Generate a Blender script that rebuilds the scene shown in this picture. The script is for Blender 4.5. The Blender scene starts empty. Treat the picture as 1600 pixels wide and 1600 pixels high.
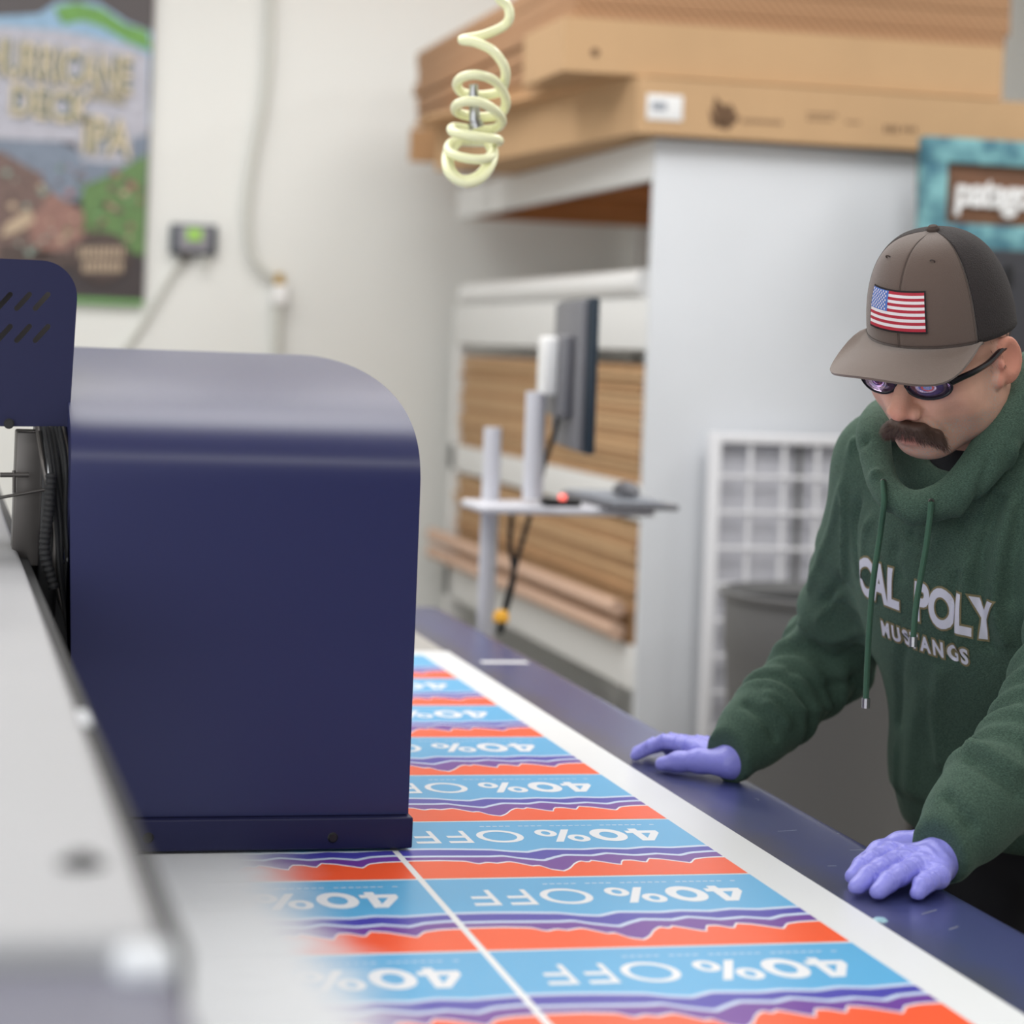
import bpy, bmesh, math, random
import numpy as np
from mathutils import Vector, Matrix
from mathutils.bvhtree import BVHTree
random.seed(7); rng = np.random.RandomState(3)
S = bpy.context.scene
COL = S.collection
R = math.radians
# ------------------------------------------------------------ camera, light, exposure
F, CX, CY = 3400., 650., 539.
ROLL, YAW, CZ, TZ = R(2.12), R(12.5), 1.52, .90
fw = np.array([math.sin(YAW), math.cos(YAW), 0.]); _r0 = np.array([math.cos(YAW), -math.sin(YAW), 0.]); _u0 = np.array([0, 0, 1.])
rt = _r0*math.cos(ROLL)+_u0*math.sin(ROLL); up = _u0*math.cos(ROLL)-_r0*math.sin(ROLL)
CAM = np.array([0, 0, CZ])
def at(px, py, X=None, Y=None, z=None):
    r = fw+rt*(px-CX)/F-up*(py-CY)/F
    t = X/r[0] if X is not None else Y/r[1] if Y is not None else (z-CZ)/r[2]
    return CAM+r*t
cd = bpy.data.cameras.new('camera'); cam = bpy.data.objects.new('camera', cd); COL.objects.link(cam); S.camera = cam
cam.matrix_world = Matrix(((rt[0], up[0], -fw[0], CAM[0]), (rt[1], up[1], -fw[1], CAM[1]), (rt[2], up[2], -fw[2], CAM[2]), (0, 0, 0, 1)))
cd.sensor_width = 36; cd.lens = F*36/1600; cd.shift_x = (800-CX)/1600; cd.shift_y = (CY-800)/1600
cd.dof.use_dof = True; cd.dof.focus_distance = 2.78; cd.dof.aperture_fstop = 3.0; cd.clip_start = .02
S.view_settings.view_transform = 'Standard'; S.view_settings.look = 'None'; S.view_settings.gamma = 1
S.view_settings.use_curve_mapping = False; S.view_settings.exposure = 0.35
w = bpy.data.worlds.new('world'); S.world = w; w.use_nodes = True
w.node_tree.nodes['Background'].inputs[0].default_value = (.8, .9, 1, 1); w.node_tree.nodes['Background'].inputs[1].default_value = .3
def area(name, loc, rot, sx, sy, power, col=(1, 1, 1)):
    l = bpy.data.lights.new(name, 'AREA'); l.shape = 'RECTANGLE'; l.size = sx; l.size_y = sy; l.energy = power; l.color = col
    o = bpy.data.objects.new(name, l); o.location = loc; o.rotation_euler = rot; COL.objects.link(o); return o
for (x, y, p) in ((-1.6, 7.0, 18), (2.4, 3.6, 34), (4.3, 4.6, 34)):
    area('ceiling_lamp', (x, y, 3.72), (0, 0, 0), .6, 2.0, p, (1, .99, .975))
for x in (.1, 2.1):
    area('ceiling_lamp', (x, 7.1, 3.72), (0, 0, 0), 1.8, .8, 26, (1, .99, .975))
for x in (-.9, .8):
    area('ceiling_lamp', (x, 4.5, 3.72), (0, 0, 0), 1.6, 1.5, 30, (1, .99, .975))
for x in (-.6, 1.2, 3.4):
    area('ceiling_lamp', (x, .35, 3.72), (0, 0, 0), 1.5, .3, 16, (1, .99, .975))
area('fill_light', (-2.9, 1.0, 1.9), (0, R(-90), 0), 2.4, 3.6, 34, (.93, .97, 1))  # added cool fill from the left, with no real opening behind it
area('fill_light', (-1.6, -1.9, 2.0), (R(90), 0, 0), 2.4, 2.4, 52, (.95, .98, 1))  # added fill behind the camera, kept out of the hood's reflection
# ------------------------------------------------------------ materials
def lin(c):
    return tuple(((v/255)/12.92 if v/255 <= .04045 else ((v/255+.055)/1.055)**2.4) for v in c)
def mat(name, c, rough=.5, metal=0, bump=0, bscale=60, var=0, vscale=8, coat=0, sheen=0, spec=.5, emit=0, trans=0, stretch=None, c2=None, ior=None, sss=0):
    m = bpy.data.materials.new(name); m.use_nodes = True; nt = m.node_tree; N = nt.nodes; b = N['Principled BSDF']
    col = lin(c)+(1,); b.inputs['Base Color'].default_value = col
    b.inputs['Roughness'].default_value = rough; b.inputs['Metallic'].default_value = metal
    b.inputs['Specular IOR Level'].default_value = spec
    if coat: b.inputs['Coat Weight'].default_value = coat; b.inputs['Coat Roughness'].default_value = .28
    if sheen: b.inputs['Sheen Weight'].default_value = sheen; b.inputs['Sheen Roughness'].default_value = .5
    if trans: b.inputs['Transmission Weight'].default_value = trans
    if sss: b.inputs['Subsurface Weight'].default_value = sss; b.inputs['Subsurface Radius'].default_value = (.01, .004, .002); b.inputs['Subsurface Scale'].default_value = 1
    if ior: b.inputs['IOR'].default_value = ior
    if emit: b.inputs['Emission Color'].default_value = col; b.inputs['Emission Strength'].default_value = emit
    if bump or var or c2:
        tc = N.new('ShaderNodeTexCoord'); mp = N.new('ShaderNodeMapping'); nt.links.new(tc.outputs['Object'], mp.inputs[0])
        if stretch: mp.inputs['Scale'].default_value = stretch
    if var or c2:
        n = N.new('ShaderNodeTexNoise'); n.inputs['Scale'].default_value = vscale; n.inputs['Detail'].default_value = 4
        nt.links.new(mp.outputs[0], n.inputs[0])
        mx = N.new('ShaderNodeMix'); mx.data_type = 'RGBA'; r = N.new('ShaderNodeValToRGB')
        r.color_ramp.elements[0].position = .35; r.color_ramp.elements[1].position = .65
        nt.links.new(n.outputs[0], r.inputs[0]); nt.links.new(r.outputs[0], mx.inputs[0])
        k = 1-var; cc = lin(c2)+(1,) if c2 else (col[0]*k, col[1]*k, col[2]*k, 1)
        mx.inputs[6].default_value = cc; mx.inputs[7].default_value = col; nt.links.new(mx.outputs[2], b.inputs['Base Color'])
    if bump:
        n2 = N.new('ShaderNodeTexNoise'); n2.inputs['Scale'].default_value = bscale; n2.inputs['Detail'].default_value = 3
        nt.links.new(mp.outputs[0], n2.inputs[0]); bp = N.new('ShaderNodeBump'); bp.inputs['Strength'].default_value = bump; bp.inputs['Distance'].default_value = .002
        nt.links.new(n2.outputs[0], bp.inputs['Height']); nt.links.new(bp.outputs[0], b.inputs['Normal'])
    return m
M = dict(
    wall=mat('wall_paint', (229, 230, 227), .85, bump=.1, bscale=40),
    ceil=mat('ceiling_paint', (235, 234, 230), .9), floor=mat('concrete_floor', (140, 134, 126), .6, var=.2, vscale=3),
    navy=mat('navy_powder_coat', (36, 40, 84), .37, bump=.03, bscale=900, spec=.5),
    navyflat=mat('navy_panel', (30, 32, 68), .45, bump=.05, bscale=900, spec=.3),
    black=mat('black_plastic', (22, 22, 25), .45), rubber=mat('black_rubber', (28, 28, 30), .7),
    darkmetal=mat('dark_steel', (92, 88, 86), .4, .7), steel=mat('steel', (170, 170, 172), .3, .9),
    alu=mat('grey_painted_metal', (170, 170, 173), .5, var=.05, vscale=2), white=mat('white_paint', (238, 238, 238), .5),
    paper=mat('white_vinyl', (236, 238, 240), .32, spec=.4), bed=mat('bed_grey', (165, 162, 158), .5),
    rack=mat('rack_grey_paint', (219, 222, 227), .65, var=.04, vscale=2), rackw=mat('rack_white_paint', (230, 230, 229), .6),
    wood=mat('plywood', (196, 128, 72), .7, var=.25, vscale=3, stretch=(1, 8, 8)),
    card=mat('cardboard', (198, 162, 122), .85, var=.06, vscale=4), card2=mat('cardboard_darker', (184, 144, 104), .85, var=.12, vscale=6),  # card2 is a second, darker brown cardboard tone
    cardin=mat('cardboard_inside', (222, 182, 138), .85), tube=mat('kraft_tube', (206, 172, 150), .6),
    ink=mat('box_ink', (110, 84, 62), .9), label=mat('label_white', (236, 236, 236), .6), grey=mat('label_grey', (150, 155, 165), .6),
    lgrey=mat('stand_grey', (214, 214, 222), .4), mongrey=mat('monitor_grey', (112, 112, 118), .5), screen=mat('monitor_bezel', (40, 52, 64), .3),
    yellow=mat('amber_plastic', (240, 176, 50), .4), red=mat('red_led', (255, 110, 100), .4, emit=1.5),
    hose=mat('yellow_hose', (250, 250, 205), .25, spec=.6), brass=mat('brass', (205, 165, 70), .35, .8),
    cable=mat('wall_cable', (205, 206, 200), .6), grid=mat('grid_white', (232, 232, 236), .5), gridback=mat('grid_backing', (196, 196, 203), .8),
    bin=mat('bin_grey', (112, 112, 113), .55, bump=.1, bscale=80), binin=mat('bin_inside', (70, 70, 72), .7),
    teal=mat('floral_teal', (130, 185, 190), .6, c2=(54, 105, 125), vscale=16), signwood=mat('sign_wood', (122, 84, 60), .6, var=.3, vscale=5, stretch=(1, 1, 10)),
    dark=mat('dark_cabinet', (48, 48, 54), .5),
    lcd=mat('green_lcd', (140, 185, 80), .4, emit=.25),
    skin=mat('skin', (228, 176, 152), .5, bump=.25, bscale=350, var=.12, vscale=22, spec=.4, sss=.08),
    ear=mat('ear_skin', (214, 140, 115), .5, var=.12, vscale=30, sss=.1),
    hair=mat('moustache_hair', (74, 52, 42), .6), 
    glove=mat('nitrile_glove', (146, 146, 230), .36, bump=.8, bscale=75, spec=.45, var=.05, vscale=30),
    cap=mat('cap_brown', (98, 82, 74), .9, bump=.4, bscale=900, sheen=.3), brim=mat('brim_brown', (114, 98, 89), .9, bump=.4, bscale=900, sheen=.3),
    mesh=mat('cap_mesh', (52, 46, 46), .9, bump=1, bscale=500), thread=mat('dark_thread', (70, 58, 53), .9),
    tee=mat('black_tee', (22, 22, 28), .9), pants=mat('dark_pants', (40, 40, 46), .85, bump=.3, bscale=500), boot=mat('boot', (36, 30, 26), .6),
    lens=mat('sunglass_lens', (205, 185, 215), .04, .9, spec=1), frame=mat('glasses_frame', (18, 18, 26), .3),
    patchk=mat('patch_black', (30, 22, 24), .8), fr=mat('flag_red', (176, 36, 56), .7), fwm=mat('flag_white', (232, 224, 226), .7), fb=mat('flag_blue', (84, 118, 190), .7),
    letter=mat('hoodie_letter', (208, 208, 220), .85), gold=mat('letter_outline', (126, 116, 84), .85), cord=mat('drawcord', (58, 92, 74), .9, bump=.5, bscale=600),
)
def fabric():
    m = mat('green_heather_fleece', (50, 84, 66), .92, bump=.5, bscale=600, sheen=.12)
    nt = m.node_tree; N = nt.nodes; b = N['Principled BSDF']; tc = N.new('ShaderNodeTexCoord')
    mp = N.new('ShaderNodeMapping'); mp.inputs['Scale'].default_value = (1, 1, 4)
    n = N.new('ShaderNodeTexNoise'); n.inputs['Scale'].default_value = 420; n.inputs['Detail'].default_value = 2
    r = N.new('ShaderNodeValToRGB'); r.color_ramp.elements[0].position = .36; r.color_ramp.elements[1].position = .66
    r.color_ramp.elements[0].color = lin((38, 60, 50))+(1,); r.color_ramp.elements[1].color = lin((73, 97, 82))+(1,)
    nt.links.new(tc.outputs['Object'], mp.inputs[0]); nt.links.new(mp.outputs[0], n.inputs[0]); nt.links.new(n.outputs[0], r.inputs[0]); nt.links.new(r.outputs[0], b.inputs['Base Color'])
    b.inputs['Sheen Tint'].default_value = (.5, .8, .6, 1)
    return m
M['fleece'] = fabric()
def ink_mat(name, c):
    """printed ink whose coverage thins out to bare white vinyl at the side not yet printed (x about 0.40 m on the bed)"""
    m = mat(name, c, .28, spec=.45); nt = m.node_tree; N = nt.nodes; b = N['Principled BSDF']
    g = N.new('ShaderNodeNewGeometry'); sx = N.new('ShaderNodeSeparateXYZ'); nt.links.new(g.outputs['Position'], sx.inputs[0])
    mr = N.new('ShaderNodeMapRange'); mr.interpolation_type = 'SMOOTHSTEP'; mr.inputs[1].default_value = .385; mr.inputs[2].default_value = .50
    n = N.new('ShaderNodeTexNoise'); n.inputs['Scale'].default_value = 14; nt.links.new(g.outputs['Position'], n.inputs[0])
    ma = N.new('ShaderNodeMath'); ma.operation = 'MULTIPLY_ADD'; ma.inputs[1].default_value = .05; nt.links.new(n.outputs[0], ma.inputs[0]); nt.links.new(sx.outputs[0], ma.inputs[2])
    nt.links.new(ma.outputs[0], mr.inputs[0]); mx = N.new('ShaderNodeMix'); mx.data_type = 'RGBA'
    mx.inputs[6].default_value = lin((236, 238, 240))+(1,); mx.inputs[7].default_value = lin(c)+(1,)
    nt.links.new(mr.outputs[0], mx.inputs[0]); nt.links.new(mx.outputs[2], b.inputs['Base Color']); return m
I_ = dict(blue=ink_mat('ink_light_blue', (96, 178, 226)), violet=ink_mat('ink_blue_violet', (74, 70, 176)), purple=ink_mat('ink_purple', (112, 62, 158)),
          orange=ink_mat('ink_orange', (250, 92, 44)), pale=ink_mat('ink_pale_line', (205, 222, 244)), white=ink_mat('ink_white', (238, 240, 244)))
# ------------------------------------------------------------ helpers
class MB:
    def __init__(s): s.bm = bmesh.new(); s.mi = 0
    def face(s, pts, mi=None):
        f = s.bm.faces.new([s.bm.verts.new(tuple(map(float, p))) for p in pts]); f.material_index = s.mi if mi is None else mi; return f
    def box(s, a, b, bev=0, mi=None, rot=None, piv=None):
        (x0, y0, z0), (x1, y1, z1) = a, b
        bm = bmesh.new(); bmesh.ops.create_cube(bm, size=1)
        for v in bm.verts: v.co = Vector(((x0+x1)/2+v.co.x*(x1-x0), (y0+y1)/2+v.co.y*(y1-y0), (z0+z1)/2+v.co.z*(z1-z0)))
        if bev: bmesh.ops.bevel(bm, geom=list(bm.edges)+list(bm.verts), offset=bev, segments=3, profile=.5, affect='EDGES')
        if rot is not None:
            p = Vector(piv if piv is not None else ((x0+x1)/2, (y0+y1)/2, (z0+z1)/2))
            bmesh.ops.rotate(bm, cent=p, matrix=rot, verts=bm.verts)
        s.add(bm, mi); return s
    def add(s, bm, mi=None):
        for f in bm.faces: f.material_index = s.mi if mi is None else mi
        me = bpy.data.meshes.new('t'); bm.to_mesh(me); bm.free(); s.bm.from_mesh(me); bpy.data.meshes.remove(me)
    def tube(s, pts, r, n=10, cap=True, mi=None, flat=1):
        pts = [Vector(tuple(map(float, p))) for p in pts]; rs = r if isinstance(r, (list, tuple)) else [r]*len(pts)
        rings = []; nrm = None
        for i, p in enumerate(pts):
            t = (pts[min(i+1, len(pts)-1)]-pts[max(i-1, 0)]).normalized()
            if nrm is None: nrm = t.orthogonal().normalized()
            nrm = (nrm-t*nrm.dot(t)).normalized(); b = t.cross(nrm)
            rings.append([s.bm.verts.new(p+(nrm*math.cos(2*math.pi*k/n)+b*math.sin(2*math.pi*k/n)*flat)*rs[i]) for k in range(n)])
        m = s.mi if mi is None else mi
        for a, b in zip(rings, rings[1:]):
            for k in range(n):
                f = s.bm.faces.new((a[k], a[(k+1) % n], b[(k+1) % n], b[k])); f.material_index = m
        if cap: s.bm.faces.new(rings[0][::-1]).material_index = m; s.bm.faces.new(rings[-1]).material_index = m
        return s
    def lathe(s, prof, cen, n=48, mi=None, axis='z'):
        rings = []
        for (r, h) in prof:
            ring = []
            for k in range(n):
                a = 2*math.pi*k/n; v = (r*math.cos(a), r*math.sin(a), h)
                if axis == 'y': v = (v[0], v[2], v[1])
                if axis == 'x': v = (v[2], v[0], v[1])
                ring.append(s.bm.verts.new((cen[0]+v[0], cen[1]+v[1], cen[2]+v[2])))
            rings.append(ring)
        for a, b in zip(rings, rings[1:]):
            for k in range(n):
                f = s.bm.faces.new((a[k], a[(k+1) % n], b[(k+1) % n], b[k])); f.material_index = s.mi if mi is None else mi
        return s
    def prism(s, prof, a, b, axis='y', mi=None):
        """closed 2D profile extruded from a to b along axis"""
        def P(u, v, t): return (u, t, v) if axis == 'y' else (t, u, v) if axis == 'x' else (u, v, t)
        A = [s.bm.verts.new(P(u, v, a)) for u, v in prof]; B = [s.bm.verts.new(P(u, v, b)) for u, v in prof]; n = len(prof); m = s.mi if mi is None else mi
        for k in range(n): s.bm.faces.new((A[k], A[(k+1) % n], B[(k+1) % n], B[k])).material_index = m
        s.bm.faces.new(A[::-1]).material_index = m; s.bm.faces.new(B).material_index = m
        return s
    def build(s, name, mats, parent=None, smooth=True, angle=35, recalc=True):
        if recalc: bmesh.ops.recalc_face_normals(s.bm, faces=s.bm.faces)
        me = bpy.data.meshes.new(name); s.bm.to_mesh(me); s.bm.free()
        return link(name, me, mats, parent, smooth, angle)
def link(name, me, mats, parent=None, smooth=True, angle=35):
    for m in (mats if isinstance(mats, (list, tuple)) else [mats]): me.materials.append(m)
    if smooth:
        me.polygons.foreach_set('use_smooth', [True]*len(me.polygons))
        if angle < 180: me.set_sharp_from_angle(angle=R(angle))
    o = bpy.data.objects.new(name, me); COL.objects.link(o)
    if parent is not None:
        o.parent = parent; o.matrix_parent_inverse = parent.matrix_basis.inverted()
    return o
def tag(o, label=None, cat=None, group=None, kind=None):
    for k, v in (('label', label), ('category', cat), ('group', group), ('kind', kind)):
        if v: o[k] = v
    return o
def thing(name, label, cat, loc=(0, 0, 0), group=None):
    o = bpy.data.objects.new(name, None); o.location = tuple(map(float, loc)); o.empty_display_size = .05; COL.objects.link(o)
    return tag(o, label, cat, group)
def struct(o): o['kind'] = 'structure'; return o
def B(name, a, b, m, parent=None, bev=.002): return MB().box(a, b, bev).build(name, m, parent)
def smoothpath(pts, k=6):
    P = [np.array(p, float) for p in pts]; P = [2*P[0]-P[1]]+P+[2*P[-1]-P[-2]]; o = []
    for i in range(1, len(P)-2):
        for j in range(k):
            t = j/k; o.append(.5*((2*P[i])+(-P[i-1]+P[i+1])*t+(2*P[i-1]-5*P[i]+4*P[i+1]-P[i+2])*t*t+(-P[i-1]+3*P[i]-3*P[i+1]+P[i+2])*t**3))
    return o+[P[-2]]
def textmesh(txt, size, bold=0., ext=0., space=1., shear=0.):
    cu = bpy.data.curves.new('t', 'FONT'); cu.body = txt; cu.size = size; cu.offset = bold; cu.extrude = ext; cu.space_character = space; cu.shear = shear
    cu.align_x = 'CENTER'; cu.align_y = 'CENTER'; cu.resolution_u = 5
    o = bpy.data.objects.new('t', cu); COL.objects.link(o); dg = bpy.context.evaluated_depsgraph_get()
    me = bpy.data.meshes.new_from_object(o.evaluated_get(dg)); bpy.data.objects.remove(o); bpy.data.curves.remove(cu); return me
def fillcurve(loops, ext):
    """flat plate with holes from 2D loops (first the outline)"""
    cu = bpy.data.curves.new('t', 'CURVE'); cu.dimensions = '2D'; cu.fill_mode = 'BOTH'; cu.extrude = ext
    for L in loops:
        sp = cu.splines.new('POLY'); sp.points.add(len(L)-1); sp.use_cyclic_u = True
        for q, (x, y) in zip(sp.points, L): q.co = (x, y, 0, 1)
    o = bpy.data.objects.new('t', cu); COL.objects.link(o); dg = bpy.context.evaluated_depsgraph_get()
    me = bpy.data.meshes.new_from_object(o.evaluated_get(dg)); bpy.data.objects.remove(o); bpy.data.curves.remove(cu); return me
def xform(me, mat4): me.transform(mat4); return me
def frame(o, x, y, z):
    x, y, z = (Vector(tuple(map(float, v))) for v in (x, y, z)); return Matrix(((x.x, y.x, z.x, o[0]), (x.y, y.y, z.y, o[1]), (x.z, y.z, z.z, o[2]), (0, 0, 0, 1)))
# ---- signed-distance modelling: smooth unions of tapered limbs, turned into one quad surface
def cap_(a, b, ra, rb):
    a = np.array(a, np.float32); b = np.array(b, np.float32)
    def f(p):
        ab = b-a; t = np.clip(((p-a)@ab)/float(ab@ab), 0, 1); return np.linalg.norm(p-a-t[:, None]*ab, axis=1)-(ra+t*(rb-ra))
    return f
def ell(c, r, rot=None):
    c = np.array(c, np.float32); r = np.array(r, np.float32); Rm = None if rot is None else np.array(rot, np.float32)
    def f(p):
        q = p-c
        if Rm is not None: q = q@Rm
        k0 = np.linalg.norm(q/r, axis=1); k1 = np.linalg.norm(q/(r*r), axis=1)+1e-9
        return k0*(k0-1)/k1
    return f
def smin(a, b, k):
    h = np.maximum(k-np.abs(a-b), 0)/k; return np.minimum(a, b)-h*h*k*.25
def smax(a, b, k): return -smin(-a, -b, k)
def union(prims, k0=.02):
    def f(p):
        d = None
        for q in prims:
            k = k0
            if isinstance(q, tuple): q, k = q
            v = q(p)
            if d is None: d = v
            elif k < 0: d = smax(d, -v, -k)
            else: d = smin(d, v, k)
        return d
    return f
def nets(f, lo, hi, h, smooth=2):
    ax = [np.arange(lo[i], hi[i]+h, h, dtype=np.float32) for i in range(3)]; n = [len(a) for a in ax]
    BS = 8; nb = [-(-m//BS) for m in n]; V = np.full([q*BS for q in nb], 1., np.float32)
    lo_ = np.array(lo, np.float32); bi = np.stack(np.meshgrid(*[np.arange(q) for q in nb], indexing='ij'), -1).reshape(-1, 3)
    cd_ = f((lo_+(bi*BS+(BS-1)/2)*h).astype(np.float32)); act = np.abs(cd_) < h*BS*1.6
    loc = np.stack(np.meshgrid(*[np.arange(BS)]*3, indexing='ij'), -1).reshape(-1, 3)
    for b_, d_ in zip(bi[~act], cd_[~act]): V[b_[0]*BS:(b_[0]+1)*BS, b_[1]*BS:(b_[1]+1)*BS, b_[2]*BS:(b_[2]+1)*BS] = d_
    ab = bi[act]
    for k in range(0, len(ab), 256):
        ch = ab[k:k+256]; g = (ch[:, None, :]*BS+loc[None]).reshape(-1, 3); V[g[:, 0], g[:, 1], g[:, 2]] = f((lo_+g*h).astype(np.float32))
    V = V[:n[0], :n[1], :n[2]]
    sg = V < 0; cs = [m-1 for m in n]; ntot = cs[0]*cs[1]*cs[2]; acc = {}
    ids, pos, quads = [], [], []
    for a in range(3):
        s0 = [slice(None)]*3; s1 = [slice(None)]*3; s0[a] = slice(0, -1); s1[a] = slice(1, None)
        A, Bv = V[tuple(s0)], V[tuple(s1)]; I = np.argwhere((A < 0) != (Bv < 0))
        b, c = (a+1) % 3, (a+2) % 3
        I = I[(I[:, b] > 0) & (I[:, b] < n[b]-1) & (I[:, c] > 0) & (I[:, c] < n[c]-1)]
        va = A[tuple(I.T)]; vb = Bv[tuple(I.T)]; t = va/(va-vb)
        p = I.astype(np.float64); p[:, a] += t
        qs = []
        for db, dc in ((0, 0), (-1, 0), (-1, -1), (0, -1)):
            J = I.copy(); J[:, b] += db; J[:, c] += dc; cid = (J[:, 0]*cs[1]+J[:, 1])*cs[2]+J[:, 2]
            ids.append(cid); pos.append(p); qs.append(cid)
        q = np.stack(qs, 1); q[va >= 0] = q[va >= 0][:, ::-1]; quads.append(q)
    ids = np.concatenate(ids); pos = np.concatenate(pos); quads = np.concatenate(quads)
    u, inv = np.unique(ids, return_inverse=True); cnt = np.bincount(inv)
    verts = np.stack([np.bincount(inv, pos[:, k])/cnt for k in range(3)], 1)*h+np.array(lo)
    faces = np.searchsorted(u, quads)
    E = np.concatenate([faces[:, [k, (k+1) % 4]] for k in range(4)])
    deg = np.bincount(E[:, 0], minlength=len(u))+np.bincount(E[:, 1], minlength=len(u))
    for _ in range(smooth):
        s_ = np.stack([np.bincount(E[:, 0], verts[E[:, 1], k], len(u))+np.bincount(E[:, 1], verts[E[:, 0], k], len(u)) for k in range(3)], 1)
        verts = verts*.4+.6*s_/deg[:, None]
    return verts, faces
def mesh_from(verts, faces, name='m'):
    me = bpy.data.meshes.new(name); me.from_pydata([tuple(v) for v in verts.tolist()], [], faces.tolist()); me.update(); return me
def vnormals(verts, faces):
    a, b, c, d = (verts[faces[:, k]] for k in range(4)); fn = np.cross(c-a, d-b)
    n = np.zeros_like(verts)
    for k in range(4):
        for j in range(3): n[:, j] += np.bincount(faces[:, k], fn[:, j], len(verts))
    return n/(np.linalg.norm(n, axis=1)[:, None]+1e-12)
def dist_poly(P, poly):
    poly = np.array(poly, float); best = np.full(len(P), 9.)
    for a, b in zip(poly, poly[1:]):
        ab = b-a; t = np.clip(((P-a)@ab)/max(ab@ab, 1e-12), 0, 1); best = np.minimum(best, np.linalg.norm(P-a-t[:, None]*ab, axis=1))
    return best
#@@ROOM
# ------------------------------------------------------------ the room
YW = 8.9
struct(B('floor', (-3, -2, -.1), (5.6, YW, 0), M['floor'], bev=0))
struct(B('ceiling', (-3, -2, 3.75), (5.6, YW, 3.85), M['ceil'], bev=0))
struct(B('wall_back', (-3, YW, 0), (5.6, YW+.1, 3.75), M['wall'], bev=0))
struct(B('wall_left', (-3.1, -2, 0), (-3, YW, 3.75), M['wall'], bev=0))
struct(B('wall_right', (5.6, -2, 0), (5.7, YW, 3.75), M['wall'], bev=0))
struct(B('wall_front', (-3, -2.1, 0), (5.6, -2, 3.75), mat('darkened_wall', (120, 120, 122), .9), bev=0))  # unseen wall, darkened to weaken bounce and its reflection in the hood
struct(B('baseboard_back', (-3, YW-.015, 0), (5.6, YW-.001, .1), M['rackw'], bev=.003))
#@@PRINTER
# ------------------------------------------------------------ flatbed printer
pt = thing('flatbed_printer_table', 'navy flatbed printing table with rounded outer edge under the printed sheet', 'printing table', (.4, 3, 0))
def table_profile(x0, x1, zt, th, r):
    p = [(x0, zt-th), (x1-.03, zt-th)]
    for k in range(10):
        a = -math.pi/2+math.pi*k/9*.5; p.append((x1-.02+.02*math.cos(a), zt-th+.02+.02*math.sin(a)))
    for k in range(13):
        a = math.pi/2*k/12; p.append((x1-r+r*math.cos(a), zt-r*.62+r*.62*math.sin(a)))
    p.append((x0, zt)); return p
tm = mat('table_navy', (66, 68, 108), .27, bump=.06, bscale=700, coat=.4)
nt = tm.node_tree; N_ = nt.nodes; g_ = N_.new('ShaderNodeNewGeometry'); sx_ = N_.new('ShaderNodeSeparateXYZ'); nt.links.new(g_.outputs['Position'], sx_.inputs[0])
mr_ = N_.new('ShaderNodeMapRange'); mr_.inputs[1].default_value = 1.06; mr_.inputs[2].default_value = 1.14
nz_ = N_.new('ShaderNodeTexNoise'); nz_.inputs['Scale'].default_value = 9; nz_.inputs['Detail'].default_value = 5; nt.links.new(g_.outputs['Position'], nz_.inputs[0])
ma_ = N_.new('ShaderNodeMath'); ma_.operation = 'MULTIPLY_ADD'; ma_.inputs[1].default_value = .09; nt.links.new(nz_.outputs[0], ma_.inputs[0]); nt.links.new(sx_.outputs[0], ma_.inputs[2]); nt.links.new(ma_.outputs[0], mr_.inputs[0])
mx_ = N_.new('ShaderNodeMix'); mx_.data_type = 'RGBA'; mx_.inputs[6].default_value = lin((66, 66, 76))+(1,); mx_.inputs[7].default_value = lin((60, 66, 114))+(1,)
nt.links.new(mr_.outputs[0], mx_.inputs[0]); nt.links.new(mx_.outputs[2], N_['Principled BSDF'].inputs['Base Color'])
MB().prism(table_profile(-.55, 1.216, TZ, .10, .045), .35, 5.03).build('bed_top', tm, pt)
B('vacuum_bed', (-.4, .6, TZ-.03), (1.036, 4.62, TZ+.0012), M['bed'], pt, bev=.0005)
B('side_skirt', (-.5, .45, .35), (1.15, 4.95, .80), M['navyflat'], pt, bev=.01)
for x in (-.35, 1.0):
    for y in (.7, 2.7, 4.7): B('leg', (x-.05, y-.05, 0), (x+.05, y+.05, .36), M['darkmetal'], pt, bev=.005)
sm = MB()
for (a, b, ln, an) in ((1127, 1225, .012, .3), (1185, 1250, .008, 1), (1310, 1302, .004, 0), (1230, 1298, .03, .2), (1490, 1450, .02, .6), (1452, 1425, .03, .55), (1340, 1328, .02, 0), (1300, 1353, .012, 0), (1182, 1248, .005, 0)):
    q = at(a, b, z=TZ+.0004); dx, dy = math.cos(an)*ln/2, math.sin(an)*ln/2
    sm.face([(q[0]-dx, q[1]-dy-.0007, q[2]), (q[0]+dx, q[1]+dy-.0007, q[2]), (q[0]+dx, q[1]+dy+.0009, q[2]), (q[0]-dx, q[1]-dy+.0009, q[2])])
sm.build('scuff_marks', M['grey'], pt, smooth=False)
q = at(1375, 1438, z=TZ); tag(MB().lathe([(0, .003), (.006, .0025), (.009, 0)], q, 14).build('ink_drop', mat('pale_blue_ink', (160, 200, 215), .2)), 'small pale blue ink drop on the navy table border near the left gloved hand', 'ink drop')
q0 = at(752, 1035, z=TZ); q1 = at(826, 1036, z=TZ)
tag(B('tape_strip', (q0[0], q0[1]-.012, TZ+.0002), (q1[0], q0[1]+.012, TZ+.0012), M['white'], bev=.0003), 'short white tape strip stuck on the far navy table border', 'tape')
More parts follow.
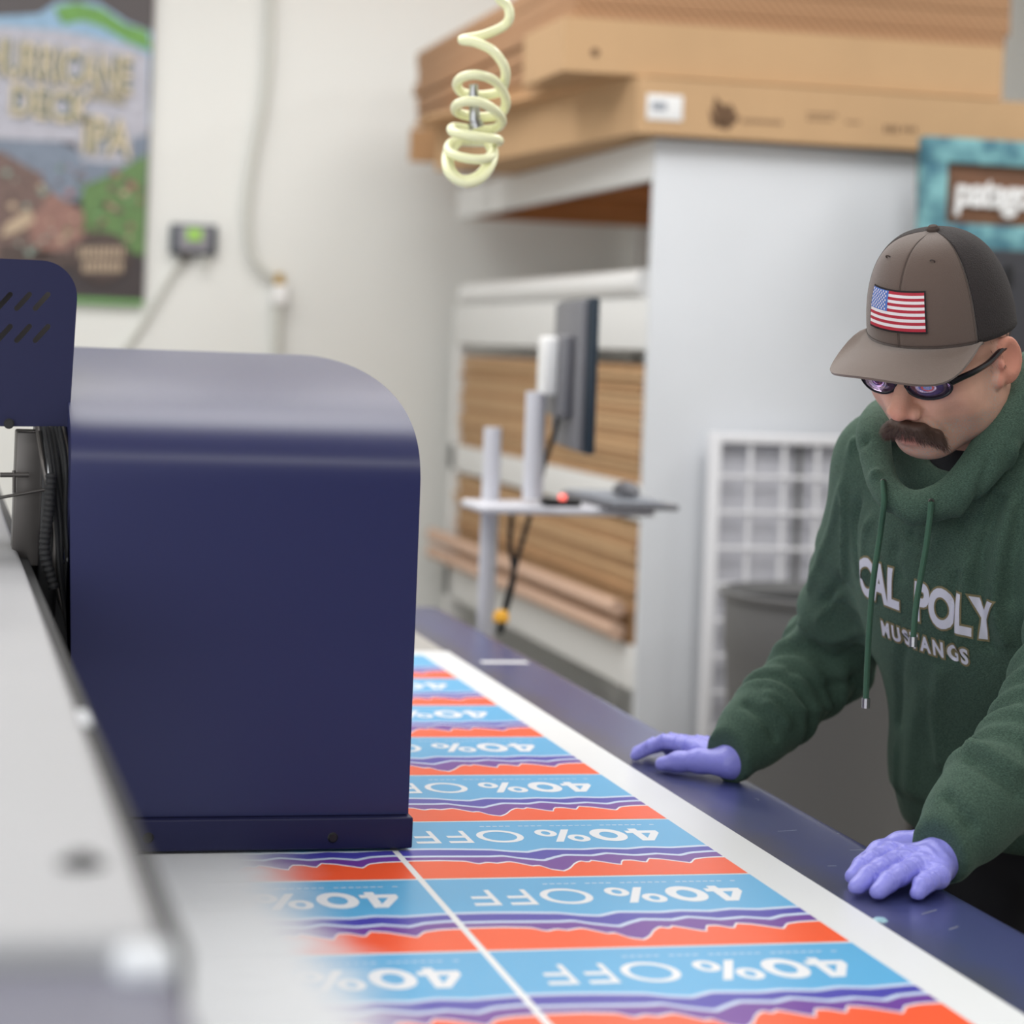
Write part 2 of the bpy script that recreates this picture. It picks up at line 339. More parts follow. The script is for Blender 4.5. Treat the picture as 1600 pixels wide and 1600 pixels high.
# printed sheet and its banners
sheet = tag(B('printed_sheet', (.10, .55, TZ+.0012), (1.040, 4.285, TZ+.0024), M['paper'], bev=.0003), 'large white vinyl sheet with rows of blue, purple and orange banners on the table', 'printed sheet')
PW, PH = .399, .2965
def fr_(v): return (1.5043-1e3/(451+.2375*v+213.75-0))/.1447 if 0 else (1.5043-1e3/((1000+.2375*v)-549.))/.1447
ridge_p = [(-60, 1100), (80, 1105), (140, 1120), (200, 1112), (250, 1118), (330, 1110), (360, 1115), (440, 1135), (480, 1132), (530, 1155), (590, 1163), (640, 1150), (700, 1125), (750, 1112), (790, 1120), (820, 1110), (870, 1118), (920, 1128), (965, 1135), (1000, 1112), (1060, 1112), (1130, 1125), (1175, 1105), (1250, 1110), (1390, 1132), (1440, 1112), (1520, 1105), (1600, 1103), (1700, 1103)]
ridge_v = [(-60, 1076), (80, 1078), (250, 1080), (330, 1078), (420, 1092), (540, 1105), (620, 1090), (700, 1078), (860, 1083), (960, 1072), (1120, 1085), (1260, 1078), (1390, 1088), (1480, 1075), (1600, 1070), (1700, 1070)]
ridge_b = [(-60, 1038), (80, 1040), (300, 1045), (400, 1055), (500, 1060), (620, 1045), (850, 1050), (960, 1045), (1120, 1050), (1250, 1042), (1400, 1047), (1600, 1040), (1700, 1040)]
def prof(rg, x):   # x in panel 0..PW (world +x), returns fraction 0 (far) .. 1 (near)
    u = 80+(x+.572+.004-.646)/.321*1520
    return fr_(np.interp(u, [p[0] for p in rg], [p[1] for p in rg]))
pb = MB(); nx = 90
for i in range(nx):
    xs = (PW*i/nx, PW*(i+1)/nx)
    def bounds(x):
        b1 = prof(ridge_b, x); b2 = prof(ridge_v, x); b3 = prof(ridge_p, x)
        return [0.006, b1, b1+.030, b2, b2+.030, b3, b3+.016, .988]
    ba, bb = bounds(xs[0]), bounds(xs[1])
    for k, mi in enumerate((0, 4, 1, 4, 2, 5, 3)):
        pb.face([(xs[0], -PH*ba[k], 0), (xs[0], -PH*ba[k+1], 0), (xs[1], -PH*bb[k+1], 0), (xs[1], -PH*bb[k], 0)], mi)
for j in range(28):   # the faint line of small print
    x = PW-.03-.0085*j; 
    if j in (1, 9, 17, 22): continue
    pb.face([(x, -PH*.098, .0001), (x, -PH*.110, .0001), (x-.006, -PH*.110, .0001), (x-.006, -PH*.098, .0001)], 4)
bm_me = bpy.data.meshes.new('banner_print'); bmesh.ops.recalc_face_normals(pb.bm, faces=pb.bm.faces); pb.bm.to_mesh(bm_me); pb.bm.free()
for k in ('blue', 'violet', 'purple', 'orange', 'pale', 'white'): bm_me.materials.append(I_[k])
if bm_me.polygons[0].normal.z < 0: bm_me.flip_normals()
# lettering strokes, drawn in a unit-height box then turned by half a turn on the sheet
def ringq(mb, cx, cy, rx, ry, wx, wy, n=36):
    for k in range(n):
        a, b = 2*math.pi*k/n, 2*math.pi*(k+1)/n
        o = lambda t, i: (cx+(rx-i*wx)*math.cos(t), cy+(ry-i*wy)*math.sin(t), 0)
        mb.face([o(a, 0), o(b, 0), o(b, 1), o(a, 1)])
def poly(mb, *p): mb.face([(x, y, 0) for x, y in p])
tb = MB(); CH = .067; tx = .934-.576    # text reads from +x towards -x
def put(fn, x_hi, x_lo):
    t = MB(); fn(t); w_ = x_hi-x_lo
    for v in t.bm.verts: v.co = Vector((x_hi-.576-v.co.x*w_, -PH*.195-v.co.y*CH*-1-CH*1.0+0, 0)) if 0 else Vector((x_hi-.576-v.co.x*w_, -PH*.405-0+CH*(1-v.co.y)-CH*0, 0))
    me = bpy.data.meshes.new('t'); t.bm.to_mesh(me); t.bm.free(); tb.bm.from_mesh(me); bpy.data.meshes.remove(me)
def g4(m):
    poly(m, (.56, 0), (.82, 0), (.82, .17), (.56, .17)); poly(m, (0, .17), (1, .17), (1, .38), (0, .38)); poly(m, (.56, .38), (.82, .38), (.82, 1), (.56, 1))
    poly(m, (0, .38), (.27, .38), (.56, .78), (.56, 1), (.46, 1))
def g0(m): ringq(m, .5, .5, .5, .51, .26, .25)
def gp(m):
    ringq(m, .22, .72, .22, .29, .13, .15); ringq(m, .78, .28, .22, .29, .13, .15); poly(m, (.22, 0), (.38, 0), (.78, 1), (.62, 1))
def gO(m): ringq(m, .5, .5, .5, .51, .14, .14)
def gF(m):
    poly(m, (0, 0), (.2, 0), (.2, 1), (0, 1)); poly(m, (.2, .84), (1, .84), (1, 1), (.2, 1)); poly(m, (.2, .41), (.9, .41), (.9, .57), (.2, .57))
for fn, hi, lo in ((g4, .936, .893), (g0, .889, .842), (gp, .836, .772), (gO, .752, .692), (gF, .681, .650), (gF, .639, .608)): put(fn, hi, lo)
txt_me = bpy.data.meshes.new('lettering'); bmesh.ops.recalc_face_normals(tb.bm, faces=tb.bm.faces); tb.bm.to_mesh(txt_me); tb.bm.free(); txt_me.materials.append(I_['white'])
if txt_me.polygons[0].normal.z < 0: txt_me.flip_normals()
k = 0
for c_ in range(2):
    for r_ in range(-4, 7):
        y1 = 2.1535+PH*(r_+1)
        o = bpy.data.objects.new('banner_print', bm_me); COL.objects.link(o); o.parent = sheet
        o.location = (.576-c_*(PW+.008), y1, TZ+.0026)
        t = bpy.data.objects.new('lettering', txt_me); COL.objects.link(t); t.parent = o; t.location = (0, 0, .00015)
# gantry beam along the left
bt = 1.25
gb = thing('gantry_beam', 'long blurred light grey metal gantry beam running along the left foreground', 'gantry beam', (.0, 1, TZ))
MB().box((-.26, .98, 1.12), (.112, 5.0, bt), .008).build('beam_cover', M['alu'], gb)
MB().box((-.26, .45, 1.11), (.118, .978, bt-.012), .012).build('end_cover', mat('end_cover_grey', (104, 104, 122), .4), gb)
MB().box((.1125, .99, 1.13), (.124, 5.0, bt-.010), .002).build('rubber_strip', M['rubber'], gb)
h = at(128, 1352, z=bt); MB().lathe([(0, .004), (.006, .005), (.0065, .0015), (.011, .0015), (.0125, 0)], h+[0, 0, .001], 20).build('bolt', M['black'], gb)
h = at(222, 1503, z=bt-.01); MB().box(h-[.012, .02, .01], h+[.014, .02, .006], .005).build('clamp', M['rack'], gb)
h = at(118, 1122, z=bt-.01); MB().box(h-[.003, .035, .006], h+[.010, .02, .003], .002).build('clip', M['rack'], gb)
MB().box((-.26, .5, TZ+.004), (-.06, .62, 1.1), .005).build('end_post', M['darkmetal'], gb)
MB().box((-.26, 4.8, TZ+.004), (-.06, 4.92, 1.1), .005).build('end_post', M['darkmetal'], gb)
# print carriage
Y0, Y1 = 2.60, 2.98
cg = thing('print_carriage', 'navy metal print carriage with rounded hood hanging over the printed sheet', 'print carriage', (.38, 2.78, TZ))
xr, xl, zt, rc = .5885, .164, 1.503, .135
arc = [(2.6, .945), (2.6, 1.2), (2.6, 1.32)]+[(2.6+.9*(1-math.cos(R(2.5*k)))**1.42, 1.335+.162*math.sin(R(2.5*k))) for k in range(37)]
yb_ = arc[-1][0]
hd = MB(); th_ = .003
pf = arc+[(yb_, 1.3), (2.98, .945)]
A_ = [hd.bm.verts.new((xl, y, z)) for y, z in pf]; B_ = [hd.bm.verts.new((xr, y, z)) for y, z in pf]
for v in A_:
    if v.co.z < 1.0: v.co.x = .181
for k in range(len(pf)): hd.bm.faces.new((A_[k], A_[(k+1) % len(pf)], B_[(k+1) % len(pf)], B_[k]))
hd.bm.faces.new(A_[::-1]); hd.bm.faces.new(B_)
hd.build('hood', M['navy'], cg, angle=50)
fl = MB().box((.10, Y0-.012, .906), (xr+.004, Y1+.01, .944), .0025).build('hood_flange', M['navyflat'], cg)
for px in (232, 520):
    q = at(px, 1309, Y=Y0-.012); MB().lathe([(0, -.003), (.0045, -.003), (.0055, -.001), (.0065, 0)], q, 16, axis='y').build('screw', M['black'], cg)
# slotted side cover
Ys = 2.70
def P2(px, py): q = at(px, py, Y=Ys); return (q[0], q[2])
tr = P2(113, 409); bl = P2(-140, 665); br = P2(113, 667)
L = [(bl[0], bl[1]), (br[0]-.004, br[1])]; rr = .045
for k in range(13):
    a = math.pi/2*k/12; L.append((br[0]-rr+rr*math.cos(a), tr[1]-rr+rr*math.sin(a)))
L.append((bl[0], tr[1]))
def slot(ax, ay, bx, by, r):
    a = math.atan2(by-ay, bx-ax); o = []
    for k in range(7): t = a-math.pi/2+math.pi*k/6; o.append((bx+r*math.cos(t), by+r*math.sin(t)))
    for k in range(7): t = a+math.pi/2+math.pi*k/6; o.append((ax+r*math.cos(t), ay+r*math.sin(t)))
    return o
loops = [L]
for rowy in ((482, 460), (532, 510)):
    for px in (-62, -32, -4, 26, 55):
        a = P2(px, rowy[0]); b = P2(px+20, rowy[1]); loops.append(slot(a[0], a[1], b[0], b[1], .0032))
me = fillcurve(loops, .0015); xform(me, frame((0, Ys, 0), (1, 0, 0), (0, 0, 1), (0, 1, 0))); link('slotted_cover', me, M['navyflat'], cg, smooth=False)
MB().box((bl[0], Ys+.004, tr[1]-.004), (br[0]-.05, Ys+.22, tr[1]), .001).build('cover_top', M['navyflat'], cg)
MB().box((bl[0], Ys+.20, br[1]), (br[0]-.014, Ys+.225, tr[1]-.012), .001).build('inner_plate', M['darkmetal'], cg)
MB().box((.135, 2.72, 1.05), (.163, 2.97, 1.49), .004).build('backing_plate', M['black'], cg)
q = at(14, 662, Y=2.69); MB().lathe([(0, -.006), (.005, -.006), (.005, 0), (.0065, 0)], q, 14, axis='y').build('screw', M['black'], cg)
br_ = at(25, 672, Y=2.74); br2 = at(62, 845, Y=2.74)
MB().box((br_[0], 2.72, br2[2]-.03), (br2[0], 2.78, br_[2]), .003).build('steel_bracket', M['darkmetal'], cg)
MB().box((br2[0]+.004, 2.70, 1.27), (br2[0]+.018, 2.74, br_[2]+.004), .002).build('steel_bracket', M['steel'], cg)
q = at(0, 742, Y=2.7); q2 = at(45, 742, Y=2.7); MB().tube([q, q2], .003).tube([q+[0, 0, -.028], at(75, 764, Y=2.7)], .002).tube([at(22, 735, Y=2.7), at(22, 770, Y=2.7)], .0022).build('linkage_rod', M['darkmetal'], cg)
for i in range(9):
    x0 = 66+i*5+rng.uniform(-2, 2); x1 = 82+i*4+rng.uniform(-6, 4); y_ = 2.64+.02*rng.rand()
    pts = smoothpath([at(x0-8, 668, Y=y_+.04), at(x0+2+rng.uniform(-3, 3), 730, Y=y_), at(x1+rng.uniform(-4, 4), 820, Y=y_), at(x1+4, 900, Y=y_), at(112+rng.uniform(-6, 4), 1010, Y=y_+.02)], 5)
    MB().tube(pts, .0026+.001*rng.rand(), 8).build('cable', M['rubber'] if i % 4 else M['darkmetal'], cg)
pts = smoothpath([at(80, 740, Y=2.63), at(76, 800, Y=2.63), at(70, 860, Y=2.63), at(84, 920, Y=2.63)], 14)
MB().tube(pts, [.006+.0012*(i % 2) for i in range(len(pts))], 12).build('ribbed_hose', M['rubber'], cg)
for (a, b, w_) in ((904, 930, 9), (934, 965, 8), (985, 1010, 7), (1014, 1035, 7), (1040, 1062, 6)):
    p0 = at(121-w_, b, Y=2.62); p1 = at(121+w_*.4, a, Y=2.62); MB().box((p0[0], 2.61, p0[2]), (p1[0], 2.64, p1[2]), .0015).build('connector', M['steel'] if a in (904, 1014) else M['darkmetal'], cg)
p0 = at(80, 1075, Y=2.66); p1 = at(134, 880, Y=2.66); MB().box((p0[0], 2.655, p0[2]), (p1[0], 2.70, p1[2]), .002).build('rail_plate', M['black'], cg)
q = at(110, 874, Y=2.62); MB().lathe([(0, -.008), (.0045, -.007), (.0045, 0)], q, 12, axis='y').build('bolt', M['steel'], cg)
#@@BACK
# ------------------------------------------------------------ wall things
po = thing('wall_poster', 'large framed beer poster with green lettering over a mountain scene on the back wall', 'poster', (.3, YW, 1.64))
YP = YW-.03
def PP(px, py, o=0): q = at(px, py, Y=YP-.0015*(o+1)); return tuple(q)
xl_, xr_ = -.15, .828
B('poster_board', (xl_, YP, 1.65), (xr_, YW-.002, 3.1), mat('poster_dark', (76, 70, 72), .5), po, bev=.002)
B('frame_strip', (xl_, YP-.004, 1.64), (xr_, YW-.004, 1.66), mat('poster_green', (112, 168, 96), .5), po, bev=.001)
art = MB()
cols = [(150, 185, 215), (112, 165, 82), (188, 188, 200), (128, 140, 158), (120, 98, 92), (156, 118, 108), (104, 138, 84), (198, 176, 150), (84, 70, 66), (176, 120, 116), (120, 160, 108), (150, 172, 160)]
am = [mat('art_%s' % n, c, .5, var=.25, vscale=30) for n, c in zip(('sky', 'leaf', 'cloud', 'mountain', 'rock', 'clay', 'grass', 'sand', 'soil', 'bloom', 'moss', 'mist'), cols)]
def ap(pts, mi, o): art.face([PP(x, y, o) for x, y in pts], mi)
ap([(-90, 30), (60, 22), (90, 2), (150, 2), (200, 35), (238, 50), (234, 130), (234, 200), (-90, 205)], 0, 0)
ap([(84, 12), (120, 4), (160, 14), (195, 38), (230, 48), (238, 80), (200, 66), (160, 42), (130, 32), (98, 38)], 1, 1)
ap([(-90, 40), (0, 40), (100, 48), (204, 72), (232, 86), (232, 210), (206, 216), (205, 258), (128, 252), (118, 222), (-90, 214)], 2, 2)
ap([(-90, 205), (60, 205), (120, 235), (232, 205), (230, 290), (150, 310), (60, 320), (-90, 260)], 3, 1)
ap([(-90, 240), (0, 235), (60, 270), (95, 320), (130, 360), (110, 410), (-90, 420)], 4, 3)
ap([(80, 300), (130, 330), (135, 380), (60, 400), (40, 350)], 5, 4)
ap([(130, 290), (180, 270), (230, 240), (226, 400), (150, 380), (128, 340)], 6, 3)
ap([(10, 350), (45, 325), (55, 345), (30, 362), (0, 370)], 7, 5); ap([(0, 380), (60, 390), (110, 395), (110, 420), (0, 420)], 8, 4)
for i in range(70):
    x, y = rng.uniform(0, 225), rng.uniform(262, 400); s_ = rng.uniform(3, 9); mi = [5, 6, 9, 10, 4, 7][rng.randint(6)] if x > 90 else [4, 5, 8, 7, 11][rng.randint(5)]
    ap([(x-s_, y), (x, y-s_*.8), (x+s_, y), (x, y+s_*.8)], mi, 6)
ap([(x_, y_) for x_, y_ in [(158+46*math.cos(t), 402+40*math.sin(t)) for t in np.linspace(0, 2*math.pi, 24)[:-1]]], 8, 7)
for (x0, x1, y0) in ((124, 196, 386), (130, 190, 408)):
    x = x0
    while x < x1: ap([(x, y0), (x+5, y0), (x+5, y0+17), (x, y0+17)], 7, 8); x += 8
art.build('artwork', am, po, smooth=False)
pm = (mat('poster_letter', (206, 192, 166), .5), mat('poster_letter_edge', (66, 92, 62), .5))
for txt, px, py, w_, h_ in (('HURRICANE', 92, 106, 228, 62), ('DECK', 78, 166, 128, 52), ('DOUBLE', 168, 150, 56, 20), ('IPA', 166, 216, 78, 60)):
    for j, (off, mt) in enumerate(((.055, pm[1]), (.012, pm[0]))):
        me = textmesh(txt, 1, off); xs = [v.co.x for v in me.vertices]; ys = [v.co.y for v in me.vertices]
        sx, sy = max(xs)-min(xs), max(ys)-min(ys); k_ = 8.7/F
        xform(me, Matrix.Rotation(0, 4, 'X')); q = at(px, py, Y=YP-.016-.002*j)
        for v in me.vertices: x_, y_ = v.co.x/sx*w_*k_, v.co.y/sy*h_*k_; v.co = Vector((q[0]+x_, q[1], q[2]+y_-x_*.085))
        link('lettering', me, mt, po, smooth=False)
ct = thing('wall_controller', 'small dark wall controller with green display beside the poster', 'controller', at(303, 395, Y=YW-.02))
p0, p1 = at(266, 396, Y=YW-.04), at(340, 352, Y=YW-.04)
B('case', (p0[0], YW-.045, p0[2]), (p1[0], YW-.001, p1[2]), mat('controller_dark', (62, 70, 80), .5), ct, bev=.008)
B('face_plate', (p0[0]+.03, YW-.048, p0[2]+.012), (p1[0]-.03, YW-.044, p1[2]-.012), mat('controller_grey', (140, 138, 146), .5), ct)
p0, p1 = at(292, 375, Y=YW-.05), at(316, 358, Y=YW-.05); B('display', (p0[0], YW-.051, p0[2]), (p1[0], YW-.047, p1[2]), M['lcd'], ct)
MB().tube([at(286, 392, Y=YW-.03), at(288, 410, Y=YW-.03)], .02).build('cable_gland', M['darkmetal'], ct)
MB().tube([at(320, 394, Y=YW-.03), at(322, 425, Y=YW-.03)], .008).build('antenna', M['cable'], ct)
MB().tube(smoothpath([at(284, 405, Y=YW-.03), at(262, 440, Y=YW-.02), at(230, 495, Y=YW-.02), at(195, 545, Y=YW-.02), at(150, 600, Y=YW-.02)]), .011).build('cable', M['cable'], ct)
ho = thing('wall_hose', 'pale grey hose hanging down the back wall to a brass fitting', 'hose', at(434, 480, Y=YW-.03))
MB().tube(smoothpath([at(424, -90, Y=YW-.04), at(422, 40, Y=YW-.04), at(416, 140, Y=YW-.04), at(396, 250, Y=YW-.04), at(387, 330, Y=YW-.04), at(392, 392, Y=YW-.04), at(412, 422, Y=YW-.04), at(434, 436, Y=YW-.04)]), .015).build('hose_line', M['cable'], ho)
MB().tube([at(434, 428, Y=YW-.04), at(438, 446, Y=YW-.04)], .022).build('brass_fitting', M['brass'], ho)
q = at(437, 462, Y=YW-.04); MB().box(q-[.03, .03, .04], q+[.03, .035, .045], .01).build('valve_box', M['white'], ho)
MB().tube([at(434, 474, Y=YW-.04), at(428, 640, Y=YW-.04)], .02).build('conduit', M['cable'], ho)
# ------------------------------------------------------------ storage rack
XR, YN, YF, XE = 2.095, 6.2, 8.74, 2.93
rk = thing('storage_rack', 'tall pale grey wooden storage rack with cardboard on its shelves and boxes on top', 'storage rack', (2.5, 7.4, 0))
MB().box((XR-.008, YN, 0), (XE, YN+.03, 2.165), .003).build('end_panel', M['rack'], rk)
B('back_edge_post', (XE-.06, YN+.03, 0), (XE, YN+.12, 2.16), M['rack'], rk)
B('top_fascia', (XR-.004, YN+.03, 2.045), (XR+.03, YF, 2.165), M['rackw'], rk)
B('top_board', (XR+.03, YN+.03, 2.135), (XE, YF, 2.16), M['wood'], rk)
for y in (7.1, 7.9, 8.66): B('top_joist', (XR+.03, y, 2.05), (XE, y+.045, 2.135), M['wood'], rk)
B('shelf_board', (XR, YN+.03, 1.53), (XE, YF, 1.69), M['rackw'], rk); B('shelf_board', (XR, YN+.03, 1.015), (XE, YF, 1.12), M['rackw'], rk)
B('shelf_board', (XR, YN+.03, .50), (XE, YF, .63), M['rackw'], rk)
B('corner_post', (XR, YF-.08, 0), (XR+.06, YF, 1.53), M['rackw'], rk); B('corner_post', (XE-.06, YF-.08, 0), (XE, YF, 2.045), M['rackw'], rk)
tag(MB().tube([(XR+.02, YN+.1, 1.735), (XR+.03, YF-.1, 1.735)], .043, 20).build('paper_roll', M['label']), 'long white paper roll lying on the upper rack shelf behind the monitor', 'paper roll')
def sheetstack(z0, z1, n, lab, grp, rag, xo=0):
    th = (z1-z0)/n
    for i in range(n):
        dx, dy = rng.uniform(-.012, .012), rng.uniform(-rag, rag)
        mb = MB().box((XR+.012+dx+xo, YN+.09+max(0, dy), z0+th*i+.0005), (XE-.08, YF-.12+dy, z0+th*(i+1)-.002), .0015)
        tag(mb.build('cardboard_sheet', M['card'] if i % 3 else M['card2']), lab, 'cardboard', grp)
sheetstack(1.1205, 1.485, 16, 'flattened brown cardboard sheet in the upper pile on the rack', 'cardboard sheets on the upper shelf', .03)
sheetstack(.715, 1.0, 12, 'flattened brown cardboard sheet in the lower pile on the rack', 'cardboard sheets on the lower shelf', .03)
for (x, z, lb) in ((XR-.036, .742, 'upper pinkish kraft tube lying along the lower rack shelf edge'), (XR-.036, .672, 'lower pinkish kraft tube lying along the lower rack shelf edge')):
    tag(MB().tube([(x, YN+.12, z), (x-.02, YF+.02, z)], .026, 16).build('kraft_tube', M['tube']), lb, 'tube')
tag(B('cardboard_pad', (XR+.01, YN+.12, .6305), (XE-.1, YF-.15, .712), M['card2']), 'thick brown cardboard bundle under the lower pile, behind the kraft tubes', 'cardboard')
# boxes on top
def quadbox(name, c4, z0, z1, m, parent=None):
    mb = MB(); A = [mb.bm.verts.new((x, y, z0)) for x, y in c4]; Bq = [mb.bm.verts.new((x, y, z1)) for x, y in c4]
    for k in range(4): mb.bm.faces.new((A[k], A[(k+1) % 4], Bq[(k+1) % 4], Bq[k]))
    mb.bm.faces.new(A[::-1]); mb.bm.faces.new(Bq); return mb.build(name, m, parent, smooth=False)
ba = thing('cardboard_box', 'long brown cardboard box with white label on top of the rack', 'box', (2.8, 6.5, 2.167))
a0 = at(992, 125, Y=6.13); a1 = at(1700, 196, Y=6.13)
quadbox('carton', [(2.0, 6.13), (3.75, 6.13), (3.70, 7.9), (1.80, 7.9)], 2.170, 2.335, M['card'], ba)
fm = MB(); fp = [at(995, 124, Y=6.2), at(885, 176, Y=6.5), at(655, 262, X=1.86), at(770, 215, X=1.80), at(920, 128, Y=6.7)]
fp = [(2.0, 6.14, 2.338), (1.965, 6.2, 2.335), (1.765, 7.2, 2.25), (1.62, 8.3, 2.33), (1.80, 8.2, 2.40), (2.0, 6.9, 2.40)]
fm = MB(); fm.prism([(1.935, 6.45), (1.70, 7.6), (1.73, 8.0), (1.93, 7.8), (2.03, 6.14)], 2.3355, 2.343, axis='z'); fm.build('open_flap', M['cardin'], ba, smooth=False)
quadbox('end_tab', [(1.75, 8.1), (1.90, 8.1), (1.90, 8.14), (1.75, 8.14)], 2.22, 2.342, M['card2'], ba)
p0, p1 = at(1010, 186, Y=6.128), at(1067, 150, Y=6.128); B('shipping_label', (p0[0], 6.126, p0[2]), (p1[0], 6.1295, p1[2]), M['label'], ba, bev=.0003)
p0, p1 = at(1018, 172, Y=6.125), at(1042, 160, Y=6.125); B('label_print', (p0[0], 6.1252, p0[2]), (p1[0], 6.1262, p1[2]), M['grey'], ba, bev=0)
lm = MB()
def lp(pts): lm.face([tuple(at(x, y, Y=6.1288)) for x, y in pts])
lp([(1117, 150), (1126, 160), (1135, 168), (1132, 185), (1120, 190), (1114, 172)]); lp([(1133, 166), (1142, 162), (1155, 186), (1140, 200), (1132, 185)]); lp([(1108, 168), (1120, 188), (1130, 198), (1112, 196)]); lp([(1122, 186), (1138, 186), (1140, 203), (1122, 200)])
for x0, x1, y0, y1 in ((1160, 1226, 186, 192), (1262, 1310, 176, 180), (1262, 1300, 184, 188), (1322, 1350, 189, 193), (1382, 1405, 196, 207), (1410, 1438, 198, 206)):
    x = x0
    while x < x1-4: yy = (x-x0)*.05; lp([(x, y0+yy), (x+5, y0+yy), (x+5, y1+yy), (x, y1+yy)]); x += 8
lm.build('printed_marks', M['ink'], ba, smooth=False)
bb = thing('cardboard_box', 'long plain brown cardboard box on top of the labelled box', 'box', (2.6, 6.4, 2.34))
quadbox('carton', [(1.78, 6.17), (3.19, 6.17), (3.19, 6.62), (1.78, 6.62)], 2.344, 2.505, M['card'], bb)
q = at(930, 82, Y=6.168); MB().lathe([(0, -.001), (.012, -.001), (.013, 0)], q, 12, axis='y').build('hand_hole', M['ink'], bb)
def corr(name, a, b, z0, z1, m, parent=None):
    return MB().box((a[0], a[1], z0), (b[0], b[1], z1), .002).build(name, m, parent)
cor = mat('corrugated_edges', (196, 150, 108), .9)
nt = cor.node_tree; N_ = nt.nodes; tc = N_.new('ShaderNodeTexCoord'); wv = N_.new('ShaderNodeTexWave'); wv.bands_direction = 'DIAGONAL'; wv.inputs['Scale'].default_value = 22; nt.links.new(tc.outputs['Object'], wv.inputs[0])
mx = N_.new('ShaderNodeMix'); mx.data_type = 'RGBA'; mx.inputs[6].default_value = lin((150, 112, 82))+(1,); mx.inputs[7].default_value = lin((186, 146, 110))+(1,); nt.links.new(wv.outputs[1], mx.inputs[0]); nt.links.new(mx.outputs[2], N_['Principled BSDF'].inputs['Base Color'])
zz = 2.344
for i, (t_, xa, xb) in enumerate(((.05, 1.86, 3.19), (.05, 1.85, 3.2), (.06, 1.84, 3.2), (.05, 1.83, 3.235), (.07, 1.84, 3.25), (.06, 1.84, 3.25))):
    tag(corr('corrugated_bundle', (xa, 6.64 if i < 3 else 6.25), (xb, 8.45+.03*(i % 2)), max(zz, 2.507 if i >= 3 else 0), zz+t_-.002, cor if i else M['card2']),
        'brown corrugated cardboard bundle in the high pile on top of the rack', 'cardboard', 'corrugated bundles on top of the rack'); zz += t_
# ------------------------------------------------------------ computer stand
YS = 4.86
cs_ = thing('computer_stand', 'light grey pole stand with keyboard tray beyond the far end of the printing table', 'computer stand', (1.2, YS, 0))
pb_ = at(757, 985, Y=YS); pt_ = at(770, 668, Y=YS); XP = (pb_[0]+pt_[0])/2+.014
XP = 1.262
pt_ = at(770, 668, Y=YS+.1); pb_ = at(758, 985, Y=YS+.1)
MB().lathe([(0, 0), (.2, 0), (.2, .02), (.03, .035), (0, .035)], (pt_[0], YS+.1, 0), 32).build('base_plate', M['lgrey'], cs_)
MB().tube([(pt_[0], YS+.1, .03), (pt_[0], YS+.1, pt_[2])], .021, 20).build('pole', M['lgrey'], cs_)
a, b = at(828, 780, Y=YS), at(840, 612, Y=YS); MB().tube([(b[0]-.003, YS, a[2]), (b[0]-.003, YS, b[2])], .024, 20).build('monitor_post', M['lgrey'], cs_)
a, b = at(740, 795, Y=YS), at(1010, 785, Y=YS)
MB().box((a[0], YS-.07, a[2]-.006), (b[0]+.0, YS+.13, a[2]+.014), .008).build('tray', M['lgrey'], cs_)
zt_ = a[2]+.0145
mn = thing('computer_monitor', 'grey flat monitor seen edge on, mounted on the pole stand', 'monitor', at(885, 600, Y=YS))
a, b = at(893, 702, Y=YS), at(912, 468, Y=YS)
rotm = Matrix.Rotation(R(-9), 3, 'Z')
cx_ = (a[0]+b[0])/2+.0; cz_ = (a[2]+b[2])/2; hh = (b[2]-a[2])/2; pv = (cx_, YS, cz_)
MB().box((cx_-.012, YS-.24, cz_-hh), (cx_+.012, YS+.24, cz_+hh), .004, rot=rotm, piv=pv).build('display_panel', [M['screen']], mn)
MB().box((cx_-.028, YS-.235, cz_-hh+.006), (cx_-.0125, YS+.235, cz_+hh-.006), .005, rot=rotm, piv=pv).build('back_cover', M['mongrey'], mn)
MB().box((cx_-.055, YS-.14, cz_-.10), (cx_-.028, YS+.14, cz_+.09), .01, rot=rotm, piv=pv).build('rear_housing', M['mongrey'], mn)
MB().box((cx_-.088, YS-.07, cz_-.05), (cx_-.055, YS+.06, cz_+.085), .008, rot=rotm, piv=pv).build('mount_bracket', M['white'], mn)
a, b = at(838, 772, Y=YS), at(896, 784, Y=YS)
mo = thing('card_reader', 'small black reader with a red light on the stand tray', 'reader', (a[0], YS-.04, zt_))
MB().box((a[0], YS-.068, zt_+.001), (b[0], YS-.028, zt_+.017), .004).build('case', M['black'], mo)
q = at(879, 777, Y=YS-.07); MB().box(q-[.008, .002, .006], q+[.008, .004, .006], .002).build('red_light', M['red'], mo)
kb = thing('keyboard', 'thin grey keyboard overhanging the right end of the stand tray', 'keyboard', at(975, 790, Y=YS))
a, b = at(925, 792, Y=YS), at(1030, 798, Y=YS)
MB().box((a[0], YS-.14, zt_), (b[0], YS+.26, zt_+.014), .004).build('case', M['mongrey'], kb)
ks = MB()
for i in range(5):
    for j in range(14): ks.box((a[0]+.008+i*.025, YS-.13+j*.0272, zt_+.014), (a[0]+.029+i*.025, YS-.108+j*.0272, zt_+.020), .002)
ks.build('keys', M['grey'], kb)['kind'] = 'stuff'
ms = MB(); 
V_, F_ = nets(union([ell((0, 0, .012), (.03, .052, .026))]), (-.04, -.06, 0.002), (.04, .06, .045), .005, 1)
q = at(978, 780, Y=YS); me = mesh_from(V_+np.array([q[0], YS, zt_+.02]), F_); tag(link('computer_mouse', me, M['mongrey'], angle=180), 'rounded dark grey mouse resting on the keyboard', 'mouse')
